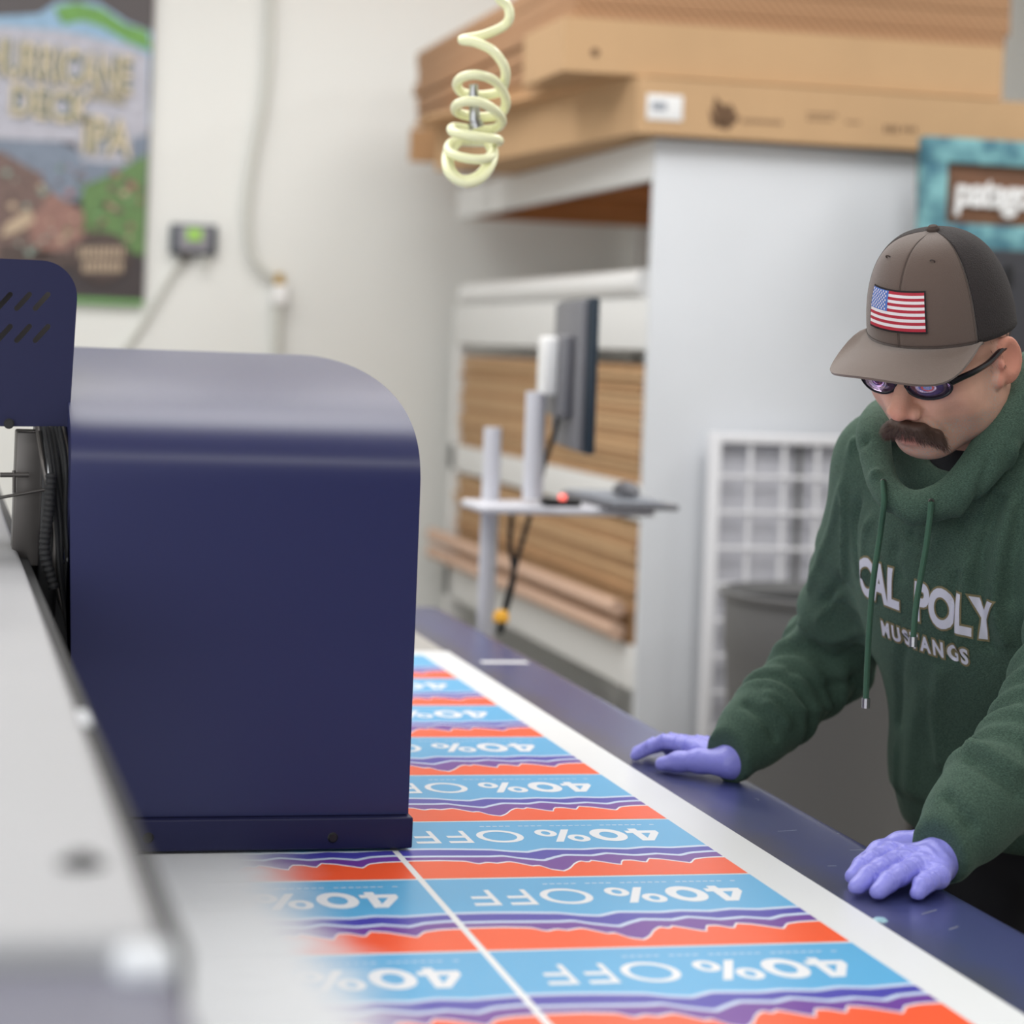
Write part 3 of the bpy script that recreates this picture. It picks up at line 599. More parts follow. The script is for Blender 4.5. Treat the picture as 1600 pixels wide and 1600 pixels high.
cb = MB().tube(smoothpath([at(800, 800, Y=YS), at(797, 850, Y=YS-.02), at(803, 900, Y=YS-.02), at(792, 950, Y=YS-.02), at(782, 990, Y=YS-.02)]), .006).tube(smoothpath([at(828, 806, Y=YS-.03), at(812, 860, Y=YS-.03), at(800, 905, Y=YS-.03), at(788, 950, Y=YS-.03), at(780, 990, Y=YS-.03)]), .006).tube(smoothpath([at(874, 625, Y=YS), at(868, 670, Y=YS), at(852, 720, Y=YS), at(842, 760, Y=YS)]), .006)
cb.build('cable', M['rubber'], cs_)
q = at(782, 992, Y=YS-.1); tag(MB().lathe([(0, .016), (.012, .015), (.018, .006), (.018, -.01), (0, -.012)], (q[0]+.0, q[1], TZ+.012), 20).build('amber_knob', M['yellow']), 'small amber knob at the table corner below the stand cables', 'knob')
# ------------------------------------------------------------ grid, bin, sign, cabinet
YG = 6.12
gp_ = thing('grid_panel', 'white wire grid panel leaning upright against the rack end', 'grid panel', at(1200, 1100, Y=YG))
c0 = at(1112, 676, Y=YG); GX0, GZ1 = c0[0], c0[2]; sp = .107; fwid = .03
B('frame_rail', (GX0, YG-.02, GZ1-fwid), (GX0+.6, YG+.02, GZ1), M['grid'], gp_, bev=.004)
B('frame_rail', (GX0, YG-.02, .012), (GX0+.6, YG+.02, .042), M['grid'], gp_, bev=.004)
for x in (GX0-.004, GX0+.57): B('frame_stile', (x, YG-.021, .01), (x+fwid, YG+.021, GZ1+.001), M['grid'], gp_, bev=.004)
B('backing_board', (GX0+.02, YG+.022, .02), (GX0+.58, YG+.03, GZ1-.01), M['gridback'], gp_, bev=.001)
for i in range(1, 6): B('wire', (GX0+.015+i*sp-.0055, YG-.012, .04), (GX0+.015+i*sp+.0055, YG+.004, GZ1-.03), M['grid'], gp_, bev=.002)
for i in range(1, 12): B('wire', (GX0+.02, YG-.020, GZ1-.02-i*sp-.0055), (GX0+.575, YG-.011, GZ1-.02-i*sp+.0055), M['grid'], gp_, bev=.002)
q = at(1245, 900, Y=YG); B('dark_strap', (q[0]-.008, YG+.008, .1), (q[0]+.008, YG+.018, GZ1-.03), M['bin'], gp_, bev=.001)
YB = 5.55; q = at(1135, 925, Y=YB); rb = .285; zb_ = q[2]
bn = thing('trash_can', 'large round grey plastic trash can behind the leaning man', 'trash can', (q[0]+rb, YB, 0))
cen = (q[0]+rb, YB, 0)
MB().lathe([(0, .01), (rb*.78, .01), (rb*.8, .03), (rb*.93, zb_-.17), (rb*.95, zb_-.16), (rb*.955, zb_-.02), (rb, zb_-.015), (rb+.004, zb_), (rb-.012, zb_+.002), (rb-.02, zb_-.03)], cen, 64).build('body', M['bin'], bn)
MB().lathe([(rb-.021, zb_-.03), (rb*.70, .15), (0, .14)], cen, 48).build('liner', M['binin'], bn)
YSG = 5.95; a = at(1447, 212, Y=YSG); b = at(1447, 386, Y=YSG); sgx0, sgz1, sgz0 = a[0], a[2]+.0, b[2]; sgx1 = sgx0+.66
sg = thing('shop_sign', 'brown wooden sign with white lettering in a teal floral frame at right edge', 'sign', (sgx0+.3, YSG, sgz0))
fb_ = .075
for (nm, A_, B_) in (('frame_rail', (sgx0, YSG, sgz1-fb_), (sgx1, YSG+.05, sgz1)), ('frame_rail', (sgx0, YSG, sgz0), (sgx1, YSG+.05, sgz0+fb_)), ('frame_stile', (sgx0, YSG+.001, sgz0+fb_), (sgx0+fb_, YSG+.049, sgz1-fb_)), ('frame_stile', (sgx1-fb_, YSG+.001, sgz0+fb_), (sgx1, YSG+.049, sgz1-fb_))):
    B(nm, A_, B_, M['teal'], sg, bev=.003)
B('sign_board', (sgx0+fb_-.005, YSG+.02, sgz0+fb_-.005), (sgx1-fb_+.005, YSG+.045, sgz1-fb_+.005), M['signwood'], sg)
me = textmesh('patagonia', .122, .004, .006, .92, .12); me.transform(Matrix.Diagonal((.84, 1, 1, 1))); xs = [v.co.x for v in me.vertices]
q = at(1492, 300, Y=YSG+.01); xform(me, frame((q[0]-min(xs), YSG+.013, q[2]), (1, 0, 0), (0, 0, 1), (0, -1, 0))); link('lettering', me, M['white'], sg, smooth=False)
q = at(1505, 386, Y=5.9); dx0 = q[0]
dk = thing('dark_cabinet', 'dark grey metal cabinet carrying the teal framed sign at right edge', 'cabinet', (dx0+.35, 6, 0))
B('cabinet_body', (dx0, 5.88, 0), (dx0+.72, 6.12, sgz0-.001), M['dark'], dk, bev=.006)
B('door', (dx0+.02, 5.868, .06), (dx0+.70, 5.879, sgz0-.05), M['dark'], dk, bev=.003)
qq = at(1576, 430, Y=5.86); MB().box(qq-[.01, .006, .03], qq+[.012, .006, .03], .002).build('handle', M['black'], dk)
# ------------------------------------------------------------ coiled hose over the table
YH = 3.3
HP = []
for (x, y, d) in ((772, -40, 0), (778, -6, .0), (793, 10, 0), (796, 28, .0), (785, 42, .01), (755, 55, .01), (722, 62, 0), (742, 66, -.02), (768, 78, -.03), (786, 100, -.03), (790, 120, -.02), (782, 142, 0), (755, 149, .02), (725, 146, .03), (714, 133, .01),
                  (722, 121, -.02), (745, 117, -.04), (772, 126, -.03), (787, 146, -.01), (790, 165, .01), (778, 180, .03), (745, 183, .04), (716, 176, .03), (712, 166, 0), (725, 159, -.03), (750, 160, -.04), (775, 174, -.03), (784, 190, 0),
                  (772, 201, .03), (745, 203, .04), (710, 199, .03), (708, 206, 0), (735, 212, -.03), (776, 218, -.03), (774, 222, 0), (740, 222, .04), (708, 222, .03), (701, 236, 0), (722, 246, -.03), (755, 249, -.04), (768, 240, -.02), (760, 222, .02), (735, 214, .04), (708, 224, .03),
                  (697, 248, 0), (703, 272, -.03), (725, 286, -.04), (750, 280, -.04), (768, 255, -.02), (770, 232, .01), (752, 216, .04), (722, 218, .04), (704, 240, .02), (704, 264, -.01), (722, 281, -.03), (748, 274, -.03), (766, 250, 0)): HP.append(at(x, y, Y=YH+d))
hc = thing('coiled_air_hose', 'pale yellow coiled air hose hanging above the table near the top', 'hose', at(745, 60, Y=YH))
MB().tube(smoothpath(HP, 5), .0078, 12).build('coil', M['hose'], hc)
MB().tube([at(740, 132, Y=YH), at(742, 190, Y=YH)], [.007, .009], 12).tube([at(742, 190, Y=YH), at(745, 200, Y=YH)], .012, 12).build('coupling', M['steel'], hc)
#@@MAN
# ------------------------------------------------------------ the man leaning on the table
man = thing('person', 'man in green hooded sweatshirt, brown cap and blue gloves leaning on the printing table', 'person', (1.62, 2.93, 0))
yaw, pit, rol, HS = R(214.8), R(23.0), R(5.2), 1.05
f0 = np.array([math.cos(yaw), math.sin(yaw), 0]); r0 = np.cross(f0, [0, 0, 1.]); f1 = f0*math.cos(pit)-np.array([0, 0, 1])*math.sin(pit); u1 = np.cross(r0, f1)
r1 = r0*math.cos(rol)+u1*math.sin(rol); u1 = np.cross(r1, f1)
HM = np.array([r1, f1, u1]).T; HO = np.array([1.302, 2.66, 1.538])
def hw(p): return (np.atleast_2d(p)*HS)@HM.T+HO          # head space (x his right, y forward, z up) to world
def hw1(p): return hw(p)[0]
HMX = frame(HO, HM[:, 0], HM[:, 1], HM[:, 2]) @ Matrix.Scale(HS, 4)
Lv = np.array([.574, -.819, 0]); Fv = np.array([-.819, -.574, 0]); Uv = np.array([0, 0, 1.])
NK = np.array([1.425, 2.765, 1.40])
nkl = ((NK-HO)@HM)/HS
# head: one surface from crown to the base of the neck, in head space
hp = [ell((0, -.012, .035), (.076, .098, .085)), (ell((0, .028, -.03), (.064, .064, .088)), .03), (ell((0, .055, -.098), (.033, .028, .022)), .03),
      (ell((.05, .0, -.066), (.02, .036, .032)), .04), (ell((-.05, .0, -.066), (.02, .036, .032)), .04),
      (ell((.040, .060, -.035), (.026, .022, .030)), .03), (ell((-.040, .060, -.035), (.026, .022, .030)), .03),
      (ell((0, .070, -.074), (.044, .024, .028)), .025), (ell((0, .080, .028), (.055, .02, .016)), .02),
      (ell((.032, .086, .002), (.017, .016, .012)), -.012), (ell((-.032, .086, .002), (.017, .016, .012)), -.012),
      (ell((.031, .070, .001), (.0135, .0135, .0135)), .004), (ell((-.031, .070, .001), (.0135, .0135, .0135)), .004),
      (cap_((0, .086, .012), (0, .117, -.034), .0085, .0125), .018), (ell((.0145, .104, -.040), (.0085, .011, .0085)), .008), (ell((-.0145, .104, -.040), (.0085, .011, .0085)), .008),
      (ell((.008, .109, -.0495), (.0035, .0055, .004)), -.004), (ell((-.008, .109, -.0495), (.0035, .0055, .004)), -.004),
      (ell((0, .093, -.0735), (.023, .008, .0055)), .006), (ell((0, .092, -.0835), (.020, .009, .006)), .006), (ell((0, .104, -.0785), (.024, .008, .0012)), -.003),
      (ell((.055, .085, -.075), (.012, .016, .03)), -.03), (ell((-.055, .085, -.075), (.012, .016, .03)), -.03)]
for sx in (1, -1):
    hp += [(ell((sx*.083, -.012, -.006), (.0075, .021, .034), Matrix.Rotation(R(-12), 3, 'X') @ Matrix.Rotation(R(sx*28), 3, 'Z')), .008),
           (ell((sx*.0905, -.011, -.002), (.0065, .0125, .020), Matrix.Rotation(R(-12), 3, 'X') @ Matrix.Rotation(R(sx*28), 3, 'Z')), -.005),
           (ell((sx*.078, .004, -.030), (.006, .008, .009)), .006), (ell((sx*.084, .003, -.008), (.0035, .004, .006)), .004)]
hp += [(cap_((0, -.035, -.05), tuple(nkl+np.array([0, -.01, .0])), .058, .066), .04), (ell(tuple(nkl+np.array([0, -.02, -.05])), (.11, .08, .05)), .04)]
V, Fq = nets(union(hp), (-.125, -.24, -.27), (.125, .135, .13), .0024, 2)
nv = vnormals(V, Fq)
def crease(V, nv, pts, wdt, amt): 
    d = dist_poly(V, pts); return V+nv*(np.exp(-(d/wdt)**2)*amt)[:, None]
for sx in (1, -1):
    V = crease(V, nv, [(sx*.020, .100, -.040), (sx*.034, .086, -.060), (sx*.040, .078, -.078)], .004, -.0022)
    V = crease(V, nv, [(sx*.016, .088, -.012), (sx*.034, .078, -.020), (sx*.046, .066, -.018)], .004, -.001)
V = crease(V, nv, [(-.02, .082, -.094), (0, .088, -.096), (.02, .082, -.094)], .005, -.002)
me = mesh_from(V, Fq, 'body')
stub = np.clip(1-np.abs(V[:, 1]*0), 0, 1); m_ = ((V[:, 2] < -.052) & (V[:, 2] > -.16)).astype(float)
lowr = np.clip((-.050-V[:, 2])/.012, 0, 1)*np.clip((V[:, 1]+.01)/.03, 0, 1)
side = np.clip((.02-np.abs(V[:, 1]-.015))/.02, 0, 1)*np.clip((.01-V[:, 2])/.02, 0, 1)*(np.abs(V[:, 0]) > .05)
lips = np.exp(-(((V[:, 2]+.079)/.009)**2))*np.exp(-((V[:, 0]/.022)**2))*(V[:, 1] > .07)
att = me.attributes.new('stubble', 'FLOAT', 'POINT'); att.data.foreach_set('value', np.maximum(lowr, side*.7)*(1-lips))
att = me.attributes.new('lips', 'FLOAT', 'POINT'); att.data.foreach_set('value', lips)
att = me.attributes.new('ruddy', 'FLOAT', 'POINT'); att.data.foreach_set('value', np.exp(-(((V-np.array([0, .118, -.036]))**2).sum(1)/.018**2))+.9*(np.abs(V[:, 0]) > .079)*(V[:, 2] > -.05))
sk = M['skin']; nt = sk.node_tree; N_ = nt.nodes; bs = N_['Principled BSDF']; src = bs.inputs['Base Color'].links[0].from_socket
def mixin(src, fac, c):
    mx = N_.new('ShaderNodeMix'); mx.data_type = 'RGBA'; nt.links.new(fac, mx.inputs[0]); nt.links.new(src, mx.inputs[6]); mx.inputs[7].default_value = lin(c)+(1,); return mx.outputs[2]
a = N_.new('ShaderNodeAttribute'); a.attribute_name = 'stubble'; vn = N_.new('ShaderNodeTexNoise'); vn.inputs['Scale'].default_value = 420; tc = N_.new('ShaderNodeTexCoord'); nt.links.new(tc.outputs['Object'], vn.inputs[0])
rp = N_.new('ShaderNodeValToRGB'); rp.color_ramp.elements[0].position = .48; rp.color_ramp.elements[1].position = .62; nt.links.new(vn.outputs[0], rp.inputs[0])
mu = N_.new('ShaderNodeMath'); mu.operation = 'MULTIPLY'; nt.links.new(a.outputs['Fac'], mu.inputs[0]); nt.links.new(rp.outputs[0], mu.inputs[1])
s1 = mixin(src, mu.outputs[0], (196, 180, 170))
m3 = N_.new('ShaderNodeMath'); m3.operation = 'MULTIPLY'; m3.inputs[1].default_value = .35; nt.links.new(a.outputs['Fac'], m3.inputs[0]); s1 = mixin(s1, m3.outputs[0], (150, 120, 104))
a2 = N_.new('ShaderNodeAttribute'); a2.attribute_name = 'lips'; s1 = mixin(s1, a2.outputs['Fac'], (172, 108, 96))
a3 = N_.new('ShaderNodeAttribute'); a3.attribute_name = 'ruddy'; m4 = N_.new('ShaderNodeMath'); m4.operation = 'MULTIPLY'; m4.inputs[1].default_value = .5; nt.links.new(a3.outputs['Fac'], m4.inputs[0]); s1 = mixin(s1, m4.outputs[0], (214, 120, 98))
nt.links.new(s1, bs.inputs['Base Color'])
xform(me, HMX); body = link('body', me, sk, man, angle=180)
hbvh = BVHTree.FromPolygons([tuple(v) for v in V.tolist()], Fq.tolist())
# moustache: a shaped mass plus combed hairs
mp = []
mc = [(-.040, .084, -.088), (-.034, .090, -.074), (-.019, .101, -.064), (0, .106, -.060), (.017, .100, -.063), (.029, .090, -.071), (.034, .084, -.082)]
mr_ = [.0045, .0075, .009, .008, .009, .0075, .0045]
for (a, b, ra, rb_) in zip(mc, mc[1:], mr_, mr_[1:]): mp.append((cap_(a, b, ra, rb_), .006))
Vm, Fm = nets(union(mp), (-.055, .06, -.1), (.055, .13, -.04), .002, 2)
me = mesh_from(Vm, Fm, 'moustache'); xform(me, HMX); mou = link('moustache', me, M['hair'], man, angle=180)
nm = vnormals(Vm, Fm); hb = MB()
for i in rng.choice(len(Vm), 3200):
    p = Vm[i]; n_ = nm[i]
    if n_[1] < -.1: continue
    dr = np.array([np.sign(p[0]+rng.normal(0, .004))*(.25+abs(p[0])*16)+rng.normal(0, .18), .18, -1]); dr /= np.linalg.norm(dr); l = rng.uniform(.007, .013)
    p0 = p-n_*.0005; p1 = p+n_*.0018+dr*l*.5; p2 = p+n_*.0006+dr*l
    sd = np.cross(dr, n_); sd = sd/(np.linalg.norm(sd)+1e-9)*.00022
    hb.face([p0-sd, p0+sd, p1+sd*.8, p1-sd*.8]); hb.face([p1-sd*.8, p1+sd*.8, p2+sd*.1, p2-sd*.1])
me = bpy.data.meshes.new('hairs'); hb.bm.to_mesh(me); hb.bm.free(); xform(me, HMX); o = link('hairs', me, M['hair'], mou, smooth=False); o['kind'] = 'stuff'
# sideburn and back hair, short
sb_ = MB()
for i in range(700):
    for sx in (-1,):
        x, y, z = sx*.12, rng.uniform(-.075, .012), rng.uniform(-.045, .03)
        if y > -.028 and (z < -.012 or y < .000): continue
        loc, nn, _, _ = hbvh.ray_cast(Vector((x, y, z)), Vector((-sx, 0, 0)))
        if loc is None: continue
        p = np.array(loc); d_ = np.array([sx*.15, -.3, -1]); d_ /= np.linalg.norm(d_); sd = np.array([0, .0003, 0]); sb_.face([p-sd, p+sd, p+d_*.006+np.array([sx*.0008, 0, 0])])
me = bpy.data.meshes.new('short_hair'); sb_.bm.to_mesh(me); sb_.bm.free(); xform(me, HMX); o = link('short_hair', me, M['hair'], man, smooth=False); o['kind'] = 'stuff'
# eyebrows hidden by brim; cap ------------------------------------------------
ZT = .160
def rimz(y): return .030+.13*(y+.01)
def crown(th, t, off=0):      # th 0 = front, positive to his right; t 0 rim .. 1 top
    a = t*math.pi/2
    front = max(0, math.cos(th)); pw = .66-.08*front+.30*max(0, -math.cos(th))
    rx, ry = .0865, (.108 if math.cos(th) > 0 else .106)
    x = rx*math.sin(th); y = ry*math.cos(th)-.006; k = math.cos(a)**pw if a < math.pi/2-1e-6 else 0
    zr = rimz(y); z = zr+(ZT-zr)*math.sin(a)**1.0
    seam = .0012*sum(math.exp(-((th-s_)/.02)**2) for s_ in (0, R(62), -R(62), R(121), -R(121), math.pi, -math.pi)) if off == 0 else 0
    yk = y*k+(-.004)*(1-k); xk = x*k
    n_ = np.array([x, y, 0])/np.hypot(x, y); n_ = n_*math.cos(a)+np.array([0, 0, 1])*math.sin(a)
    return np.array([xk, yk, z])+n_*(off-seam)
def crownpart(name, t0, t1, m, parent, n=40, mt=30, off=0, thick=.0014):
    mb = MB(); g = [[mb.bm.verts.new(crown(t0+(t1-t0)*i/n, j/mt, off)) for j in range(mt+1)] for i in range(n+1)]
    for i in range(n):
        for j in range(mt):
            try: mb.bm.faces.new((g[i][j], g[i+1][j], g[i+1][j+1], g[i][j+1]))
            except ValueError: pass
    bmesh.ops.remove_doubles(mb.bm, verts=mb.bm.verts, dist=1e-5); bmesh.ops.recalc_face_normals(mb.bm, faces=mb.bm.faces)
    bmesh.ops.solidify(mb.bm, geom=list(mb.bm.faces), thickness=thick)
    me = bpy.data.meshes.new(name); mb.bm.to_mesh(me); mb.bm.free(); xform(me, HMX); return link(name, me, m, parent, angle=180)
cap = crownpart('cap', -R(62), R(62), M['cap'], man, n=60)
crownpart('mesh_back', R(62), R(298), M['mesh'], cap, n=90)
mb = MB()
for s_ in (0, R(60), -R(60)):
    for o_ in (-.012, .012): mb.tube([crown(s_+o_*(1-j/24*.3), j/24, .0001) for j in range(24)], .00022, 5)
me = mb.build('seam_stitching', M['thread'], cap); xform(me.data, HMX)
mb = MB(); mb.tube([crown(-R(62)+R(124)*i/40, .02, .0003) for i in range(41)], .0004, 5); xform(mb.build('seam_stitching', M['thread'], cap).data, HMX)
for s_ in (R(31), -R(31)):
    p = crown(s_, .66, .0006); mb = MB(); q_ = [p+np.array([.0028*math.cos(t), .0015*math.sin(t), .0022*math.sin(t)]) for t in np.linspace(0, 2*math.pi, 14)]; mb.tube(q_, .0009, 6); xform(mb.build('eyelet', M['thread'], cap).data, HMX)
mb = MB(); mb.lathe([(0, ZT+.0065), (.005, ZT+.006), (.0078, ZT+.003), (.008, ZT), (.007, ZT-.001)], (0, -.004, 0), 24); xform(mb.build('top_button', M['thread'], cap).data, HMX)
# brim
mb = MB(); nu, nvv = 48, 18; G = []
BA = R(66)
for i in range(nu+1):
    u = -1+2*i/nu; th = u*BA; row = []
    p0 = crown(th, 0.0, -.001); th2 = u*R(88); ox, oy = .094*math.sin(th2), .040+.145*max(0, math.cos(th2))**.62
    we = abs(u)**7; ox = ox*(1-we)+(p0[0]*1.02)*we; oy = oy*(1-we)+(p0[1]+.003)*we
    for j in range(nvv+1):
        v = j/nvv; x = p0[0]+(ox-p0[0])*v; y = p0[1]+(oy-p0[1])*v
        zb = rimz(.1)+.004-.10*(y-.1); cv = 3.6*x*x*(1-.75*we); zc = (zb-cv)*(1-we)+(p0[2]+.001)*we
        z = p0[2]*(1-min(1, v*3))+zc*min(1, v*3) if 0 else (zc)
        w0 = max(0, 1-v*4); z = z*(1-w0)+(p0[2])*w0
        row.append(mb.bm.verts.new((x, y, z)))
    G.append(row)
for i in range(nu):
    for j in range(nvv): mb.bm.faces.new((G[i][j], G[i+1][j], G[i+1][j+1], G[i][j+1]))
bmesh.ops.recalc_face_normals(mb.bm, faces=mb.bm.faces)
bmesh.ops.solidify(mb.bm, geom=list(mb.bm.faces), thickness=.0032)
me = bpy.data.meshes.new('brim'); mb.bm.to_mesh(me); mb.bm.free()
brimco = [[tuple(0 for _ in range(3))]]
xform(me, HMX); brim = link('brim', me, M['brim'], cap, angle=50)
# flag patch on the front of the crown, following its curve
def patchpt(a, b, off):   # a,b metres from patch centre
    y0 = .1; th = -(a)/.098*-1; t = .262+b/.150
    return crown(th, t, off)
PWd, PHt, pc = .092, .041, (-.004, 0)
mb = MB()
def prect(a0, a1, b0, b1, off, mi, na=10, nb_=2):
    for i in range(na):
        for j in range(nb_):
            aa, ab_ = a0+(a1-a0)*i/na, a0+(a1-a0)*(i+1)/na; ba_, bb_ = b0+(b1-b0)*j/nb_, b0+(b1-b0)*(j+1)/nb_
            mb.face([patchpt(-aa+.007, ba_, off), patchpt(-ab_+.007, ba_, off), patchpt(-ab_+.007, bb_, off), patchpt(-aa+.007, bb_, off)], mi)
# a grows to his left (image right)
prect(-PWd/2-.0022, PWd/2+.0022, -PHt/2-.0022, PHt/2+.0022, .0022, 0, 16, 6)
for k_ in range(13):
    b1_ = PHt/2-PHt*k_/13; prect(-PWd/2, PWd/2, b1_-PHt/13, b1_, .0026, 1 if k_ % 2 == 0 else 2, 16, 1)
prect(-PWd/2, -PWd/2+.036, PHt/2-PHt*7/13, PHt/2, .0030, 3, 16, 6)
for r_ in range(9):
    for c_ in range(6 if r_ % 2 == 0 else 5):
        a_ = -PWd/2+.0036+(c_+(0 if r_ % 2 == 0 else .5))*.0057; b_ = PHt/2-.0020-r_*.00225
        pts = []
        for q in range(10):
            rr_ = .0016 if q % 2 == 0 else .0008; t_ = math.pi/2+q*math.pi/5; pts.append(patchpt(-(a_+rr_*math.cos(t_))+.007, b_+rr_*math.sin(t_), .0040))
        mb.face(pts, 2)
pm_ = mb; bmesh.ops.recalc_face_normals(mb.bm, faces=mb.bm.faces)
me = bpy.data.meshes.new('flag_patch'); mb.bm.to_mesh(me); mb.bm.free(); xform(me, HMX); link('flag_patch', me, [M['patchk'], M['fr'], M['fwm'], M['fb']], cap, smooth=False)
# sunglasses
gl = MB()
def lensring(sx, off=0):
    o = []
    for k in range(28):
        t = 2*math.pi*k/28; ex = .0285*math.cos(t); ez = (.0165 if math.sin(t) < 0 else .0125)*math.sin(t)
        x = sx*(.034)+ex; z = -.002+ez-.06*(abs(x)-.034)*0
        y = .1065-2.6*x*x-11*abs(x)**3+off; o.append(np.array([x, y, z]))
    return o
for sx in (1, -1):
    L_ = lensring(sx); gl.tube(L_+L_[:2], .0017, 8, cap=False)
gl.tube([(-.0075, .1065, .004), (0, .109, .006), (.0075, .1065, .004)], .002, 8)
for sx in (1, -1):
    gl.tube(smoothpath([(sx*.060, .0915, .002), (sx*.070, .080, .006), (sx*.0775, .060, .007), (sx*.0795, .03, .006), (sx*.0805, .0, .010), (sx*.081, -.015, .008)], 5), [.0038]*26, 8, flat=1.5)
o = gl.build('sunglasses', M['frame'], man); xform(o.data, HMX)
for sx in (1, -1):
    mb = MB(); L_ = lensring(sx); c0_ = mb.bm.verts.new((sx*.034, .1075-2.6*.034**2-11*.034**3+.001, -.003)); vs = [mb.bm.verts.new(p) for p in L_]
    for a_, b_ in zip(vs, vs[1:]+vs[:1]): mb.bm.faces.new((c0_, a_, b_))
    bmesh.ops.solidify(mb.bm, geom=list(mb.bm.faces), thickness=.001)
    x_ = mb.build('lens', M['lens'], o, angle=180); xform(x_.data, HMX)
# ------------------------------------------------------------ hooded sweatshirt
mid = NK+Fv*-.005+np.array([0, 0, -.03]); SF = mid-Lv*.150; SN = mid+Lv*.185+np.array([0, 0, -.012]); SF[2] = 1.372; SN[2] = 1.345
EF = at(1292, 1030, Y=3.10); WF = np.array([1.165, 3.0, .945]); EN = at(1655, 1110, Y=2.50); WN = np.array([1.207, 2.403, .946])
spine = np.array([1.60, 2.90, .90]); ax_u = (NK-spine)/np.linalg.norm(NK-spine); TR = np.array([Lv, Fv-ax_u*(Fv@ax_u), ax_u]); TR[1] /= np.linalg.norm(TR[1]); TR = TR.T
def arm(S_, E_, W_, side):
    d_ = (E_-W_)/np.linalg.norm(E_-W_); 
    return [(cap_(S_, E_, .074, .062), .05), (cap_(E_, W_+d_*.035, .064, .050), .035), (cap_(W_+d_*.095, W_+d_*.058, .056, .050), .02), (cap_(W_+d_*.05, W_-d_*.012, .043, .042), .006)]
CC = NK+Fv*.005+np.array([0, 0, .0])
hp2 = [ell(tuple(NK+np.array([.02, .02, -.16])+Fv*.015), (.19, .125, .19), TR), (ell(tuple(NK*.45+spine*.55+Fv*.02-Lv*.01), (.195, .135, .21), TR), .08), (ell(tuple(spine+np.array([0, 0, .0])+Fv*.01-Lv*.02), (.205, .15, .26), TR), .06),
       (cap_(NK+np.array([0, 0, -.035]), SF, .072, .070), .05), (cap_(NK+np.array([0, 0, -.035]), SN, .075, .082), .05)]
hp2 += arm(SF, EF, WF, 1)+arm(SN, EN, WN, -1)
rp_ = [at(1424, 797, Y=2.655), at(1486, 776, Y=2.635), at(1538, 722, Y=2.625), at(1577, 655, Y=2.64), at(1612, 592, Y=2.69), np.array([1.475, 2.765, 1.485]), np.array([1.455, 2.85, 1.475]), np.array([1.385, 2.88, 1.455]), np.array([1.315, 2.84, 1.445]), at(1366, 672, Y=2.78), at(1370, 720, Y=2.74), at(1388, 770, Y=2.69)]
rp_ = rp_+rp_[:1]; ring = smoothpath(rp_, 3); rr_ = [.019, .022, .026, .028, .034, .045, .045, .038, .028, .022, .019, .018, .019]
rr_ = np.interp(np.linspace(0, 12, len(ring)), range(13), rr_)
for k in range(len(ring)-1): hp2.append((cap_(ring[k], ring[k+1], rr_[k], rr_[k+1]), .012))
hp2 += [(ell(tuple(CC-Fv*.105+np.array([0, 0, .0])), (.13, .06, .095), TR), .04), (ell(tuple(CC+Lv*.10-Fv*.06+np.array([0, 0, .05])), (.05, .06, .075), TR), .03)]
hp2 += [(cap_(CC+np.array([0, 0, -.02])+Fv*.02, hw1((0, -.02, -.06)), .052, .070), -.012)]
dW = lambda E_, W_: (E_-W_)/np.linalg.norm(E_-W_)
hp2 += [(ell(tuple(at(1632, 668, Y=2.76)), (.045, .05, .085)), .03), (ell(tuple(at(1650, 640, Y=2.80)), (.06, .05, .06)), .03)]
def cutend(E_, W_):
    d_ = dW(E_, W_)*np.array([1, 1, .25]); d_ /= np.linalg.norm(d_); c_ = W_-d_*.066
    return (ell(tuple(c_), (.10, .10, .05), Matrix(((1, 0, 0), (0, 1, 0), (0, 0, 1))) if 0 else np.array([np.cross(d_, [0, 0, 1])/np.linalg.norm(np.cross(d_, [0, 0, 1])), np.cross(np.cross(d_, [0, 0, 1])/np.linalg.norm(np.cross(d_, [0, 0, 1])), d_), d_]).T), -.004)
hp2 += [cutend(EF, WF), cutend(EN, WN)]
base = union(hp2)
def hood_f(p):
    d = base(p)
    return smax(d, (.825-p[:, 2]).astype(np.float32), .02)
Vh, Fh = nets(hood_f, (1.10, 2.2, .80), (1.90, 3.30, 1.62), .0062, 3)
nh = vnormals(Vh, Fh)
bv0 = BVHTree.FromPolygons([tuple(v) for v in Vh.tolist()], Fh.tolist())
def hit(px, py):
    r = at(px, py, Y=1.0)-CAM; r = r/np.linalg.norm(r); loc, n_, _, _ = bv0.ray_cast(Vector(CAM), Vector(r))
    return None if loc is None else np.array(loc)
# folds along the limbs: rings of bunched cloth near elbow and wrist
def limbfold(V, n_, A_, B_, rad, t0, t1, freq, amp, ph, tilt):
    ab = B_-A_; l2 = ab@ab; t = ((V-A_)@ab)/l2; q = V-A_-np.clip(t, 0, 1)[:, None]*ab; d = np.linalg.norm(q, axis=1)
    m_ = np.clip((t-t0)/.12, 0, 1)*np.clip((t1-t)/.12, 0, 1)*(d < rad)*np.clip((rad-d)/.02, 0, 1)
    an = (q@tilt)/(d+1e-6); w1 = freq*t*math.pi+ph+an*1.3; wv_ = (.55-(1-np.abs(np.sin(w1)))**1.6*1.9)*(.6+.4*np.sin(an*2.3+ph))+.45*np.sin(freq*1.7*t*2*math.pi+an*3.7+ph*2)
    return n_*(m_*amp*wv_)[:, None]
dv = np.zeros_like(Vh)
tl = np.array([.3, -.6, .7])
for (S_, E_, W_, ph) in ((SF, EF, WF, .4), (SN, EN, WN, 1.7)):
    dv += limbfold(Vh, nh, S_, E_, .12, .35, 1.1, 3.4, .0058, ph, tl); dv += limbfold(Vh, nh, E_, W_, .10, -.1, .72, 4.2, .0066, ph+1, tl)
